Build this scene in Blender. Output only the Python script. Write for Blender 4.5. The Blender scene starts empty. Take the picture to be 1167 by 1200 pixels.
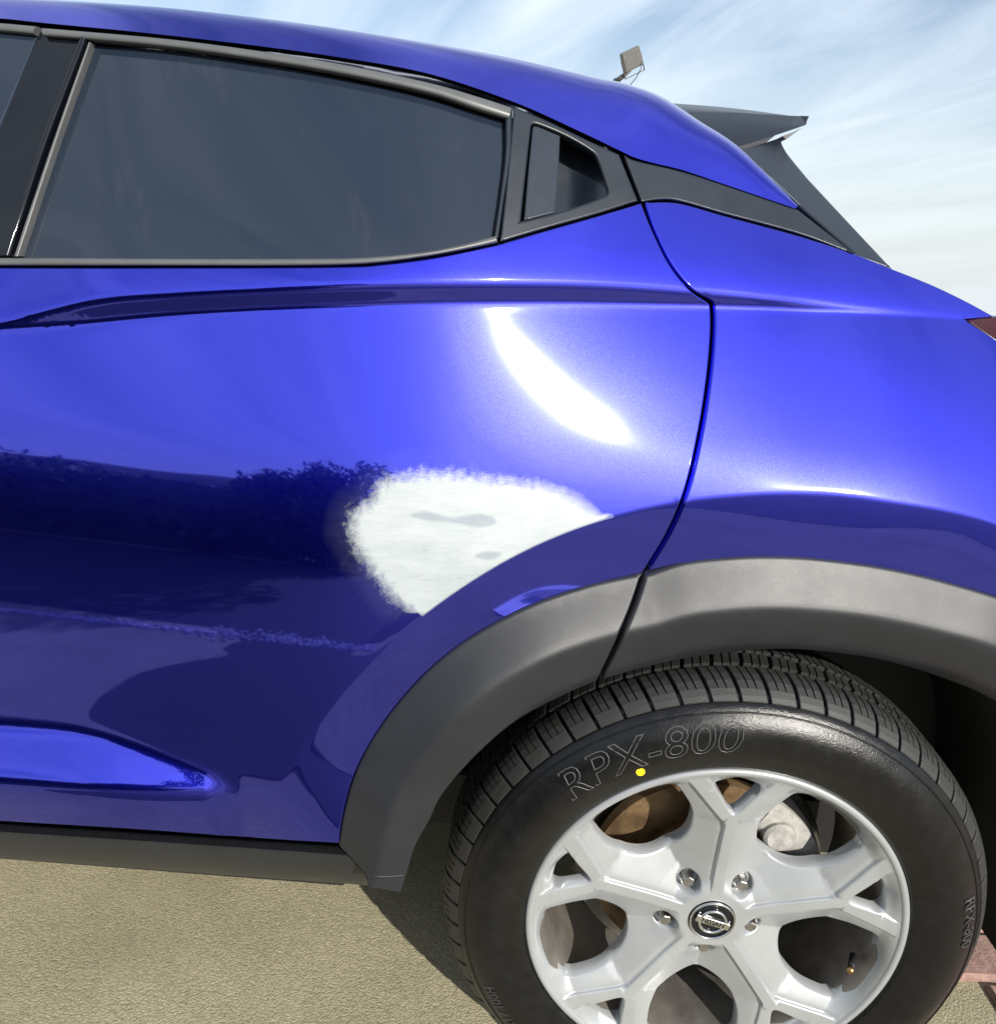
import bpy, bmesh, math, random
import numpy as np
from mathutils import Vector, Matrix
from mathutils.geometry import delaunay_2d_cdt
random.seed(4); rng = np.random.default_rng(4)
scene = bpy.context.scene
COL = scene.collection

# ------------------------------------------------------------------ camera
CX, CD, CH = -0.28489, 0.75367, 1.12279
YAW, PIT, ROL, FPX = -0.022231, 0.318281, 0.060404, 895.31      # focal length in photo pixels (1167 wide)
def _basis():
    f = np.array([math.sin(YAW)*math.cos(PIT), math.cos(YAW)*math.cos(PIT), -math.sin(PIT)])
    r = np.array([math.cos(YAW), -math.sin(YAW), 0.0]); u = np.cross(r, f)
    return (math.cos(ROL)*r+math.sin(ROL)*u, -math.sin(ROL)*r+math.cos(ROL)*u, f)
CR, CU, CF = _basis(); CAM = np.array([CX, -CD, CH])
cd = bpy.data.cameras.new('camera'); cam = bpy.data.objects.new('camera', cd); COL.objects.link(cam)
cd.sensor_fit = 'HORIZONTAL'; cd.sensor_width = 36.0; cd.lens = 36.0*FPX/1167.0
cd.clip_start = 0.02; cd.clip_end = 3000
M = Matrix.Identity(4)
for i in range(3):
    M[i][0] = CR[i]; M[i][1] = CU[i]; M[i][2] = -CF[i]; M[i][3] = CAM[i]
cam.matrix_world = M
scene.camera = cam

# ------------------------------------------------------------------ sky, sun, exposure
SUN_EL = math.radians(26.5); SUN_ROT = math.radians(148.0)     # clockwise from +Y
SUN_DIR = Vector((math.sin(SUN_ROT)*math.cos(SUN_EL), math.cos(SUN_ROT)*math.cos(SUN_EL), math.sin(SUN_EL)))
sd = bpy.data.lights.new('sun', 'SUN'); sd.energy = 4.4; sd.angle = math.radians(0.5); sd.color = (1.0, 0.95, 0.87)
so = bpy.data.objects.new('sun', sd); COL.objects.link(so)
so.rotation_euler = (-SUN_DIR).to_track_quat('-Z', 'Y').to_euler(); so.location = (3, -6, 6)
wd = bpy.data.worlds.new('World'); scene.world = wd; wd.use_nodes = True
nt = wd.node_tree; nt.nodes.clear()
def N(t, typ, **kw):
    n = t.nodes.new(typ)
    for k, v in kw.items():
        if k == 'inp':
            for a, b in v.items(): n.inputs[a].default_value = b
        else: setattr(n, k, v)
    return n
sky = N(nt, 'ShaderNodeTexSky', sky_type='NISHITA', sun_disc=False, sun_elevation=SUN_EL, sun_rotation=SUN_ROT, air_density=1.0, dust_density=1.2, ozone_density=1.2)
tc = N(nt, 'ShaderNodeTexCoord')
# thin cirrus: streaked noise on the sky direction, projected on a high plane
sx = N(nt, 'ShaderNodeSeparateXYZ'); nt.links.new(tc.outputs['Generated'], sx.inputs[0])
mz = N(nt, 'ShaderNodeMath', operation='MAXIMUM', inp={1: 0.0}); nt.links.new(sx.outputs['Z'], mz.inputs[0])
mz2 = N(nt, 'ShaderNodeMath', operation='ADD', inp={1: 0.16}); nt.links.new(mz.outputs[0], mz2.inputs[0])
dx = N(nt, 'ShaderNodeMath', operation='DIVIDE'); dy = N(nt, 'ShaderNodeMath', operation='DIVIDE')
nt.links.new(sx.outputs['X'], dx.inputs[0]); nt.links.new(mz2.outputs[0], dx.inputs[1])
nt.links.new(sx.outputs['Y'], dy.inputs[0]); nt.links.new(mz2.outputs[0], dy.inputs[1])
cx = N(nt, 'ShaderNodeCombineXYZ'); nt.links.new(dx.outputs[0], cx.inputs[0]); nt.links.new(dy.outputs[0], cx.inputs[1])
mp = N(nt, 'ShaderNodeMapping'); mp.inputs['Scale'].default_value = (0.30, 1.35, 1.0); mp.inputs['Location'].default_value = (1.3, 0.7, 0)
mp0 = N(nt, 'ShaderNodeMapping'); mp0.inputs['Rotation'].default_value = (0, 0, math.radians(62)); nt.links.new(cx.outputs[0], mp0.inputs[0]); nt.links.new(mp0.outputs[0], mp.inputs[0])
ns = N(nt, 'ShaderNodeTexNoise', inp={'Scale': 1.5, 'Detail': 7.0, 'Roughness': 0.55, 'Distortion': 0.7}); nt.links.new(mp.outputs[0], ns.inputs['Vector'])
cr = N(nt, 'ShaderNodeValToRGB'); cr.color_ramp.elements[0].position = 0.38; cr.color_ramp.elements[1].position = 0.68
nt.links.new(ns.outputs['Fac'], cr.inputs[0])
cf = N(nt, 'ShaderNodeMath', operation='MULTIPLY_ADD', inp={1: 0.58, 2: 0.13}); nt.links.new(cr.outputs[0], cf.inputs[0])
mx = N(nt, 'ShaderNodeMix', data_type='RGBA'); nt.links.new(cf.outputs[0], mx.inputs['Factor'])
nt.links.new(sky.outputs[0], mx.inputs['A']); mx.inputs['B'].default_value = (7.6, 8.3, 9.0, 1)
hzr = N(nt, 'ShaderNodeMapRange', interpolation_type='SMOOTHSTEP', inp={'From Min': 0.30, 'From Max': -0.03, 'To Min': 0.0, 'To Max': 0.85}); nt.links.new(sx.outputs['Z'], hzr.inputs['Value'])
mh = N(nt, 'ShaderNodeMix', data_type='RGBA'); nt.links.new(hzr.outputs[0], mh.inputs['Factor']); nt.links.new(mx.outputs['Result'], mh.inputs['A']); mh.inputs['B'].default_value = (5.7, 6.2, 6.4, 1)
bg = N(nt, 'ShaderNodeBackground', inp={'Strength': 0.10}); nt.links.new(mh.outputs['Result'], bg.inputs[0])
wo = N(nt, 'ShaderNodeOutputWorld'); nt.links.new(bg.outputs[0], wo.inputs[0])
vs = scene.view_settings
vs.view_transform = 'Standard'; vs.look = 'None'; vs.gamma = 1.0; vs.exposure = 0.55; vs.use_curve_mapping = False

# ------------------------------------------------------------------ materials
MATS = {}
def mat(name):
    m = bpy.data.materials.new(name); m.use_nodes = True; t = m.node_tree
    b = t.nodes['Principled BSDF']; MATS[name] = m
    return m, t, b
def simple(name, col, rough=.5, metal=0., spec=.5, coat=0., noise=0., nscale=60., bump=0., bscale=300.):
    m, t, b = mat(name)
    b.inputs['Base Color'].default_value = (*col, 1); b.inputs['Roughness'].default_value = rough; b.inputs['Metallic'].default_value = metal
    b.inputs['Specular IOR Level'].default_value = spec; b.inputs['Coat Weight'].default_value = coat; b.inputs['Coat Roughness'].default_value = .03
    co = N(t, 'ShaderNodeTexCoord')
    if noise > 0:
        n = N(t, 'ShaderNodeTexNoise', inp={'Scale': nscale, 'Detail': 5.0, 'Roughness': .6}); t.links.new(co.outputs['Object'], n.inputs['Vector'])
        r = N(t, 'ShaderNodeMapRange', inp={'From Min': .3, 'From Max': .7, 'To Min': 1-noise, 'To Max': 1+noise}); t.links.new(n.outputs['Fac'], r.inputs['Value'])
        h = N(t, 'ShaderNodeHueSaturation'); h.inputs['Color'].default_value = (*col, 1); t.links.new(r.outputs[0], h.inputs['Value'])
        t.links.new(h.outputs[0], b.inputs['Base Color'])
        r2 = N(t, 'ShaderNodeMapRange', inp={'From Min': .3, 'From Max': .7, 'To Min': max(0.02, rough-noise*.25), 'To Max': min(1, rough+noise*.25)}); t.links.new(n.outputs['Fac'], r2.inputs['Value'])
        t.links.new(r2.outputs[0], b.inputs['Roughness'])
    if bump > 0:
        n = N(t, 'ShaderNodeTexNoise', inp={'Scale': bscale, 'Detail': 4.0, 'Roughness': .6}); t.links.new(co.outputs['Object'], n.inputs['Vector'])
        bp = N(t, 'ShaderNodeBump', inp={'Strength': 1.0, 'Distance': bump}); t.links.new(n.outputs['Fac'], bp.inputs['Height']); t.links.new(bp.outputs[0], b.inputs['Normal'])
    return m

def paint_nodes(m, t, b):
    """metallic blue under clear coat: a sharp and a soft metallic lobe; returns shader socket"""
    co = N(t, 'ShaderNodeTexCoord')
    # metal flake: tiny cells each tilted a little
    vor = N(t, 'ShaderNodeTexVoronoi', inp={'Scale': 1500.0}); t.links.new(co.outputs['Object'], vor.inputs['Vector'])
    sub = N(t, 'ShaderNodeVectorMath', operation='SUBTRACT'); sub.inputs[1].default_value = (.5, .5, .5); t.links.new(vor.outputs['Color'], sub.inputs[0])
    scl = N(t, 'ShaderNodeVectorMath', operation='SCALE', inp={'Scale': .04}); t.links.new(sub.outputs[0], scl.inputs[0])
    geo = N(t, 'ShaderNodeNewGeometry')
    add = N(t, 'ShaderNodeVectorMath', operation='ADD'); t.links.new(geo.outputs['Normal'], add.inputs[0]); t.links.new(scl.outputs[0], add.inputs[1])
    nrm = N(t, 'ShaderNodeVectorMath', operation='NORMALIZE'); t.links.new(add.outputs[0], nrm.inputs[0])
    b.inputs['Base Color'].default_value = (0.010, 0.012, 0.46, 1); b.inputs['Metallic'].default_value = 1.0; b.inputs['Roughness'].default_value = .28
    b.inputs['Coat Weight'].default_value = .75; b.inputs['Coat Roughness'].default_value = .012; b.inputs['Coat IOR'].default_value = 1.5
    t.links.new(nrm.outputs[0], b.inputs['Normal'])
    b2 = N(t, 'ShaderNodeBsdfPrincipled'); b2.inputs['Base Color'].default_value = (0.078, 0.090, 0.85, 1); b2.inputs['Metallic'].default_value = 1.0; b2.inputs['Roughness'].default_value = .042
    b2.inputs['Coat Weight'].default_value = .75; b2.inputs['Coat Roughness'].default_value = .012
    mix = N(t, 'ShaderNodeMixShader', inp={0: .55}); t.links.new(b.outputs[0], mix.inputs[1]); t.links.new(b2.outputs[0], mix.inputs[2])
    return mix.outputs[0], co
def make_paint():
    m, t, b = mat('blue_paint'); s, co = paint_nodes(m, t, b); t.links.new(s, t.nodes['Material Output'].inputs[0])
def make_door_paint():
    m, t, b = mat('blue_paint_door'); s, co = paint_nodes(m, t, b)
    at = N(t, 'ShaderNodeAttribute', attribute_name='patch_d')     # metres inside the sanded patch (+) / outside (-)
    gh = N(t, 'ShaderNodeAttribute', attribute_name='ghost_d')
    fa = N(t, 'ShaderNodeAttribute', attribute_name='feather')
    # feathered sanding edge: coarse lobes + fine arcs round the patch
    mp = N(t, 'ShaderNodeMapping'); mp.inputs['Scale'].default_value = (1, 1, 1); t.links.new(co.outputs['Object'], mp.inputs[0])
    n1 = N(t, 'ShaderNodeTexNoise', inp={'Scale': 130., 'Detail': 6., 'Roughness': .6}); t.links.new(mp.outputs[0], n1.inputs['Vector'])
    n2 = N(t, 'ShaderNodeTexNoise', inp={'Scale': 1300., 'Detail': 2.}); t.links.new(mp.outputs[0], n2.inputs['Vector'])
    a1 = N(t, 'ShaderNodeMath', operation='MULTIPLY_ADD', inp={1: .022, 2: -.011}); t.links.new(n1.outputs['Fac'], a1.inputs[0])
    a2 = N(t, 'ShaderNodeMath', operation='MULTIPLY_ADD', inp={1: .018, 2: -.009}); t.links.new(n2.outputs['Fac'], a2.inputs[0])
    wv = N(t, 'ShaderNodeMath', operation='MULTIPLY', inp={1: 2100.}); t.links.new(at.outputs['Fac'], wv.inputs[0])
    sn = N(t, 'ShaderNodeMath', operation='SINE'); t.links.new(wv.outputs[0], sn.inputs[0])
    a3 = N(t, 'ShaderNodeMath', operation='MULTIPLY', inp={1: .0005}); t.links.new(sn.outputs[0], a3.inputs[0])
    ad = N(t, 'ShaderNodeMath', operation='ADD'); t.links.new(a1.outputs[0], ad.inputs[0]); t.links.new(a2.outputs[0], ad.inputs[1])
    ad2 = N(t, 'ShaderNodeMath', operation='ADD'); t.links.new(ad.outputs[0], ad2.inputs[0]); t.links.new(a3.outputs[0], ad2.inputs[1])
    fm = N(t, 'ShaderNodeMath', operation='MULTIPLY'); t.links.new(ad2.outputs[0], fm.inputs[0]); t.links.new(fa.outputs['Fac'], fm.inputs[1])
    sm = N(t, 'ShaderNodeMath', operation='ADD'); t.links.new(fm.outputs[0], sm.inputs[0]); t.links.new(at.outputs['Fac'], sm.inputs[1])
    mr = N(t, 'ShaderNodeMapRange', inp={'From Min': -.0085, 'From Max': .0065}); t.links.new(sm.outputs[0], mr.inputs['Value'])
    # filler: chalky off-white, rubbed through in places
    f = N(t, 'ShaderNodeBsdfPrincipled', inp={'Roughness': .42}); f.inputs['Specular IOR Level'].default_value = .45
    cn = N(t, 'ShaderNodeTexNoise', inp={'Scale': 26., 'Detail': 5., 'Roughness': .6}); 
    mp2 = N(t, 'ShaderNodeMapping'); mp2.inputs['Scale'].default_value = (.5, 1, 1.6); t.links.new(co.outputs['Object'], mp2.inputs[0]); t.links.new(mp2.outputs[0], cn.inputs['Vector'])
    crm = N(t, 'ShaderNodeValToRGB'); crm.color_ramp.elements[0].position = .3; crm.color_ramp.elements[0].color = (.30, .335, .35, 1); crm.color_ramp.elements[1].position = .62; crm.color_ramp.elements[1].color = (.36, .39, .402, 1)
    t.links.new(cn.outputs['Fac'], crm.inputs[0])
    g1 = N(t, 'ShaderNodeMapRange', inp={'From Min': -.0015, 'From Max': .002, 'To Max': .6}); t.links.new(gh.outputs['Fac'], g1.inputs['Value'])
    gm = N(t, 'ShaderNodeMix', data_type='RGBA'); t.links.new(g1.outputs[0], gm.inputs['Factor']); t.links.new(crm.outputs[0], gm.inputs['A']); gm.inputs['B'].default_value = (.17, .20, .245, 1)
    wv2 = N(t, 'ShaderNodeTexNoise', inp={'Scale': 60., 'Detail': 6., 'Roughness': .75, 'Distortion': 1.2}); mp3 = N(t, 'ShaderNodeMapping'); mp3.inputs['Scale'].default_value = (.7, 1, 7.); mp3.inputs['Rotation'].default_value = (0, .5, 0); t.links.new(co.outputs['Object'], mp3.inputs[0]); t.links.new(mp3.outputs[0], wv2.inputs['Vector'])
    sc2 = N(t, 'ShaderNodeMapRange', inp={'From Min': .35, 'From Max': .65, 'To Min': .93, 'To Max': 1.06}); t.links.new(wv2.outputs['Fac'], sc2.inputs['Value'])
    hs2 = N(t, 'ShaderNodeHueSaturation'); t.links.new(gm.outputs['Result'], hs2.inputs['Color']); t.links.new(sc2.outputs[0], hs2.inputs['Value']); t.links.new(hs2.outputs[0], f.inputs['Base Color'])
    rg2 = N(t, 'ShaderNodeMapRange', inp={'From Min': .3, 'From Max': .7, 'To Min': .26, 'To Max': .46}); t.links.new(cn.outputs['Fac'], rg2.inputs['Value']); t.links.new(rg2.outputs[0], f.inputs['Roughness'])
    # dull haze of sanding dust just outside
    hz = N(t, 'ShaderNodeMapRange', inp={'From Min': -.03, 'From Max': 0., 'To Max': .09}); t.links.new(at.outputs['Fac'], hz.inputs['Value'])
    hn = N(t, 'ShaderNodeMath', operation='MULTIPLY'); t.links.new(hz.outputs[0], hn.inputs[0]); t.links.new(n1.outputs['Fac'], hn.inputs[1])
    h2 = N(t, 'ShaderNodeMath', operation='MULTIPLY'); t.links.new(hn.outputs[0], h2.inputs[0]); t.links.new(fa.outputs['Fac'], h2.inputs[1])
    mxf = N(t, 'ShaderNodeMath', operation='MAXIMUM'); t.links.new(mr.outputs[0], mxf.inputs[0]); t.links.new(h2.outputs[0], mxf.inputs[1])
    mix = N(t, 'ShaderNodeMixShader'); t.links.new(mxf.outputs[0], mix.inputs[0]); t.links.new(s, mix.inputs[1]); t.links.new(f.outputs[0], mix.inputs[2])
    t.links.new(mix.outputs[0], t.nodes['Material Output'].inputs[0])
make_paint(); make_door_paint()
simple('black', (.008, .008, .009), .6)
simple('cladding', (.0140, .0155, .0190), .40, noise=.15, nscale=14, bump=.0002, bscale=1400)
simple('gloss_black', (.004, .005, .008), .10, spec=.5)
simple('trim_satin', (.0095, .014, .022), .33, noise=.1, nscale=25, bump=.00012, bscale=1500)
simple('handle_black', (.018, .024, .036), .28, noise=.06)
simple('rubber_trim', (.088, .092, .094), .38, noise=.1, nscale=40)
simple('rubber', (.005, .005, .0055), .22, spec=.38, noise=.35, nscale=55, bump=.0004, bscale=500)
simple('tread', (.022, .022, .021), .5, noise=.3, nscale=60, bump=.0005, bscale=600)
simple('alloy', (.35, .365, .375), .30, metal=.35, noise=.07, nscale=14, coat=.25, bump=.00004, bscale=2500)
simple('chrome', (.75, .75, .76), .12, metal=1.)
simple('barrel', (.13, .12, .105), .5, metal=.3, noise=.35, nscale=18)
simple('steel', (.32, .31, .30), .38, metal=1., noise=.3, nscale=40)
simple('rust', (.26, .17, .09), .5, metal=.75, noise=.5, nscale=22, bump=.0006, bscale=160)
simple('cast', (.30, .29, .27), .65, noise=.25, nscale=90, bump=.001, bscale=260)
simple('yellow_paint', (.75, .55, .01), .5)
simple('chalk', (.075, .075, .075), .55)
simple('letter_grey', (.035, .034, .033), .5)
simple('red_lamp', (.035, .004, .005), .15, coat=.3)
simple('brass', (.45, .28, .12), .35, metal=1., noise=.3)
simple('lamp_grey', (.10, .10, .10), .5, noise=.1)
simple('lamp_face', (.11, .11, .105), .35, noise=.15, nscale=40)
simple('white_card', (.78, .78, .80), .6, noise=.05)
simple('grey_card', (.30, .29, .29), .7, noise=.1)
def make_glass():
    m, t, b = mat('tinted_glass')
    b.inputs['Base Color'].default_value = (.009, .016, .030, 1); b.inputs['Roughness'].default_value = .02; b.inputs['IOR'].default_value = 1.60
    co = N(t, 'ShaderNodeTexCoord')
    # dusty smear marks
    mp = N(t, 'ShaderNodeMapping'); mp.inputs['Scale'].default_value = (9, 9, 2.2); t.links.new(co.outputs['Object'], mp.inputs[0])
    n = N(t, 'ShaderNodeTexNoise', inp={'Scale': 1.6, 'Detail': 8., 'Roughness': .7, 'Distortion': .4}); t.links.new(mp.outputs[0], n.inputs['Vector'])
    r = N(t, 'ShaderNodeMapRange', inp={'From Min': .57, 'From Max': .82, 'To Max': .04}); t.links.new(n.outputs['Fac'], r.inputs['Value'])
    d = N(t, 'ShaderNodeBsdfDiffuse', inp={'Color': (.5, .52, .52, 1)})
    base = N(t, 'ShaderNodeMath', operation='ADD', inp={1: .006}); t.links.new(r.outputs[0], base.inputs[0])
    mx = N(t, 'ShaderNodeMixShader'); t.links.new(base.outputs[0], mx.inputs[0]); t.links.new(b.outputs[0], mx.inputs[1]); t.links.new(d.outputs[0], mx.inputs[2])
    t.links.new(mx.outputs[0], t.nodes['Material Output'].inputs[0])
make_glass()
def make_ground():
    m, t, b = mat('sandy_concrete'); co = N(t, 'ShaderNodeTexCoord')
    n0 = N(t, 'ShaderNodeTexNoise', inp={'Scale': 3.0, 'Detail': 6., 'Roughness': .6}); n1 = N(t, 'ShaderNodeTexNoise', inp={'Scale': 330., 'Detail': 8., 'Roughness': .8})
    n2 = N(t, 'ShaderNodeTexNoise', inp={'Scale': 900., 'Detail': 3., 'Roughness': .65}); v = N(t, 'ShaderNodeTexVoronoi', inp={'Scale': 320.})
    for q in (n0, n1, n2, v): t.links.new(co.outputs['Object'], q.inputs['Vector'])
    c = N(t, 'ShaderNodeValToRGB'); e = c.color_ramp.elements; e[0].position = .33; e[0].color = (.17, .152, .092, 1); e[1].position = .66; e[1].color = (.50, .452, .305, 1)
    a = N(t, 'ShaderNodeMath', operation='MULTIPLY_ADD', inp={1: .28}); t.links.new(n0.outputs['Fac'], a.inputs[0])
    n3 = N(t, 'ShaderNodeMath', operation='MULTIPLY_ADD', inp={1: .5}); n4 = N(t, 'ShaderNodeMath', operation='MULTIPLY', inp={1: .5}); t.links.new(n2.outputs['Fac'], n4.inputs[0]); t.links.new(n1.outputs['Fac'], n3.inputs[0]); t.links.new(n4.outputs[0], n3.inputs[2])
    a2 = N(t, 'ShaderNodeMath', operation='MULTIPLY', inp={1: .72}); t.links.new(n3.outputs[0], a2.inputs[0]); t.links.new(a2.outputs[0], a.inputs[2])
    t.links.new(a.outputs[0], c.inputs[0])
    sv = N(t, 'ShaderNodeSeparateColor'); t.links.new(v.outputs['Color'], sv.inputs[0]); vr = N(t, 'ShaderNodeMapRange', inp={'To Min': .80, 'To Max': 1.20}); t.links.new(sv.outputs[0], vr.inputs['Value'])
    hv = N(t, 'ShaderNodeHueSaturation'); t.links.new(c.outputs[0], hv.inputs['Color']); t.links.new(vr.outputs[0], hv.inputs['Value']); t.links.new(hv.outputs[0], b.inputs['Base Color']); b.inputs['Roughness'].default_value = .9; b.inputs['Specular IOR Level'].default_value = .2
    h = N(t, 'ShaderNodeMath', operation='MULTIPLY_ADD', inp={1: .6}); t.links.new(n2.outputs['Fac'], h.inputs[0]); t.links.new(n1.outputs['Fac'], h.inputs[2])
    vi = N(t, 'ShaderNodeMath', operation='MULTIPLY_ADD', inp={1: -1.1}); t.links.new(v.outputs['Distance'], vi.inputs[0]); t.links.new(h.outputs[0], vi.inputs[2]); h = vi
    bp = N(t, 'ShaderNodeBump', inp={'Strength': 1., 'Distance': .0010}); t.links.new(h.outputs[0], bp.inputs['Height']); t.links.new(bp.outputs[0], b.inputs['Normal'])
make_ground()
simple('brick_a', (.30, .185, .15), .85, noise=.3, nscale=70, bump=.002, bscale=200)
simple('brick_b', (.34, .23, .19), .85, noise=.3, nscale=70, bump=.002, bscale=200)
simple('leaf_dark', (.035, .055, .02), .6, noise=.4, nscale=3)
simple('hill_green', (.05, .065, .028), .9, noise=.5, nscale=.25)
simple('hill_far', (.12, .14, .11), .9, noise=.3, nscale=.1)
simple('bark', (.09, .065, .045), .9, noise=.3)
simple('reflection_dark_strip', (.045, .045, .047), .85, noise=.3, nscale=80, bump=.002, bscale=200)  # dark ground strip added out of view, to darken what the paint mirrors
simple('reflection_dark_blob', (.06, .055, .045), .7, noise=.25, nscale=60, bump=.002, bscale=300)  # dark blob added on the unseen ground, for the door to mirror
simple('pebble', (.55, .52, .47), .8, noise=.3, nscale=30)

# ------------------------------------------------------------------ helpers
def mk(name, verts, faces, material, parent=None, normals=None, smooth=True):
    me = bpy.data.meshes.new(name); me.from_pydata([tuple(map(float, v)) for v in verts], [], [tuple(int(i) for i in f) for f in faces]); me.update()
    if smooth: me.polygons.foreach_set('use_smooth', [True]*len(me.polygons))
    if normals is not None: me.normals_split_custom_set_from_vertices([tuple(map(float, n)) for n in normals])
    me.materials.append(MATS[material])
    o = bpy.data.objects.new(name, me); COL.objects.link(o)
    if parent is not None: o.parent = parent
    return o
def empty(name, loc=(0, 0, 0), parent=None):
    o = bpy.data.objects.new(name, None); COL.objects.link(o); o.location = loc; o.empty_display_size = .1
    if parent is not None: o.parent = parent
    return o
def tag(o, label=None, cat=None, group=None, kind=None):
    if label: o['label'] = label
    if cat: o['category'] = cat
    if group: o['group'] = group
    if kind: o['kind'] = kind
    return o
def fix(o):
    bm = bmesh.new(); bm.from_mesh(o.data); bmesh.ops.recalc_face_normals(bm, faces=bm.faces); bm.to_mesh(o.data); bm.free(); return o
def auto(o, deg=35):
    fix(o)
    o.data.set_sharp_from_angle(angle=math.radians(deg)); return o
def sp(a, w): return .5*(a+np.sqrt(a*a+w*w))
def sstep(a, b, x):
    t = np.clip((x-a)/(b-a), 0, 1); return t*t*(3-2*t)
def rays(px):
    px = np.atleast_2d(np.asarray(px, float))
    d = CF[None]+(px[:, :1]-583.5)/FPX*CR[None]+(600-px[:, 1:2])/FPX*CU[None]
    return d/np.linalg.norm(d, axis=1, keepdims=True)
def hit(px, Yfun, off=0.0):
    """where the rays through these photo pixels meet the surface Y=Yfun(x,z)+off"""
    d = rays(px); t = (0.03+CD)/d[:, 1]
    for _ in range(40):
        P = CAM+t[:, None]*d
        t = t+.7*((Yfun(P[:, 0], P[:, 2])+off+CD)/d[:, 1]-t)
    return CAM+t[:, None]*d
def plane_hit(px, Y):
    d = rays(px); t = (np.asarray(Y)+CD)/d[:, 1]; return CAM+t[:, None]*d
def crom(pts, n=8, closed=False):
    """Catmull-Rom through pts (uniform)"""
    P = np.asarray(pts, float); m = len(P); out = []
    for i in range(m if closed else m-1):
        p1 = P[i]; p2 = P[(i+1) % m]
        p0 = P[i-1] if (i > 0 or closed) else 2*p1-p2
        p3 = P[(i+2) % m] if (i+2 < m or closed) else 2*p2-p1
        for k in range(n):
            s = k/n
            out.append(.5*((2*p1)+(-p0+p2)*s+(2*p0-5*p1+4*p2-p3)*s*s+(-p0+3*p1-3*p2+p3)*s**3))
    if not closed: out.append(P[-1])
    return np.array(out)
def resample(P, n):
    P = np.asarray(P, float); s = np.r_[0, np.cumsum(np.linalg.norm(np.diff(P, axis=0), axis=1))]
    q = np.linspace(0, s[-1], n); return np.stack([np.interp(q, s, P[:, k]) for k in range(P.shape[1])], 1)
def segs(*lists, n=8):
    """closed outline from several smooth runs; corners where runs meet"""
    out = []
    for l in lists:
        c = crom(l, n) if len(l) > 2 else np.linspace(l[0], l[-1], 6)
        out.append(c if not out else c[0 if np.linalg.norm(c[0]-out[-1][-1]) > 1e-6 else 1:])
    P = np.concatenate(out)
    if np.linalg.norm(P[0]-P[-1]) < 1e-6: P = P[:-1]
    return P
def even(P, d):
    """resample closed polygon keeping corners: subdivide long edges, drop tiny ones"""
    out = [P[0]]
    for p in list(P[1:])+[P[0]]:
        L = np.linalg.norm(p-out[-1])
        if L < d*.3: continue
        k = max(1, int(round(L/d)))
        for i in range(1, k+1): out.append(out[-1]+(p-out[-1])/(k-i+1))
    if np.linalg.norm(out[0]-out[-1]) < d*.3: out.pop()
    return np.array(out)
def area2(P): return .5*np.sum(P[:, 0]*np.roll(P[:, 1], -1)-np.roll(P[:, 0], -1)*P[:, 1])
def inpoly(Q, P):
    x, y = Q[:, 0][:, None], Q[:, 1][:, None]; x1, y1 = P[:, 0][None], P[:, 1][None]; x2, y2 = np.roll(P[:, 0], -1)[None], np.roll(P[:, 1], -1)[None]
    c = ((y1 > y) != (y2 > y)) & (x < (x2-x1)*(y-y1)/(y2-y1+1e-15)+x1)
    return c.sum(1) % 2 == 1
def pdist(Q, P):
    a = P[None]; b = np.roll(P, -1, axis=0)[None]; q = Q[:, None]; ab = b-a
    out = np.empty(len(Q))
    for s in range(0, len(Q), 2000):
        qq = q[s:s+2000]; t = np.clip(((qq-a)*ab).sum(2)/((ab*ab).sum(2)+1e-15), 0, 1)
        out[s:s+2000] = np.linalg.norm(qq-(a+t[..., None]*ab), axis=2).min(1)
    return out
def onormal(P):
    """outward vertex normals of a CCW polygon"""
    e = np.roll(P, -1, 0)-P; e /= np.linalg.norm(e, axis=1, keepdims=True)+1e-12; n = np.stack([e[:, 1], -e[:, 0]], 1)
    m = n+np.roll(n, 1, 0); l = np.linalg.norm(m, axis=1, keepdims=True); m = m/np.maximum(l, .4)
    return m/np.maximum(np.linalg.norm(m, axis=1, keepdims=True), 1e-6)
def grad_n(Yfun, x, z, e=4e-4):
    fx = (Yfun(x+e, z)-Yfun(x-e, z))/(2*e); fz = (Yfun(x, z+e)-Yfun(x, z-e))/(2*e)
    n = np.stack([fx, -np.ones_like(fx), fz], 1); return n/np.linalg.norm(n, axis=1, keepdims=True)
FEATS = []          # crease lines in (x,z) that meshes must follow
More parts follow.
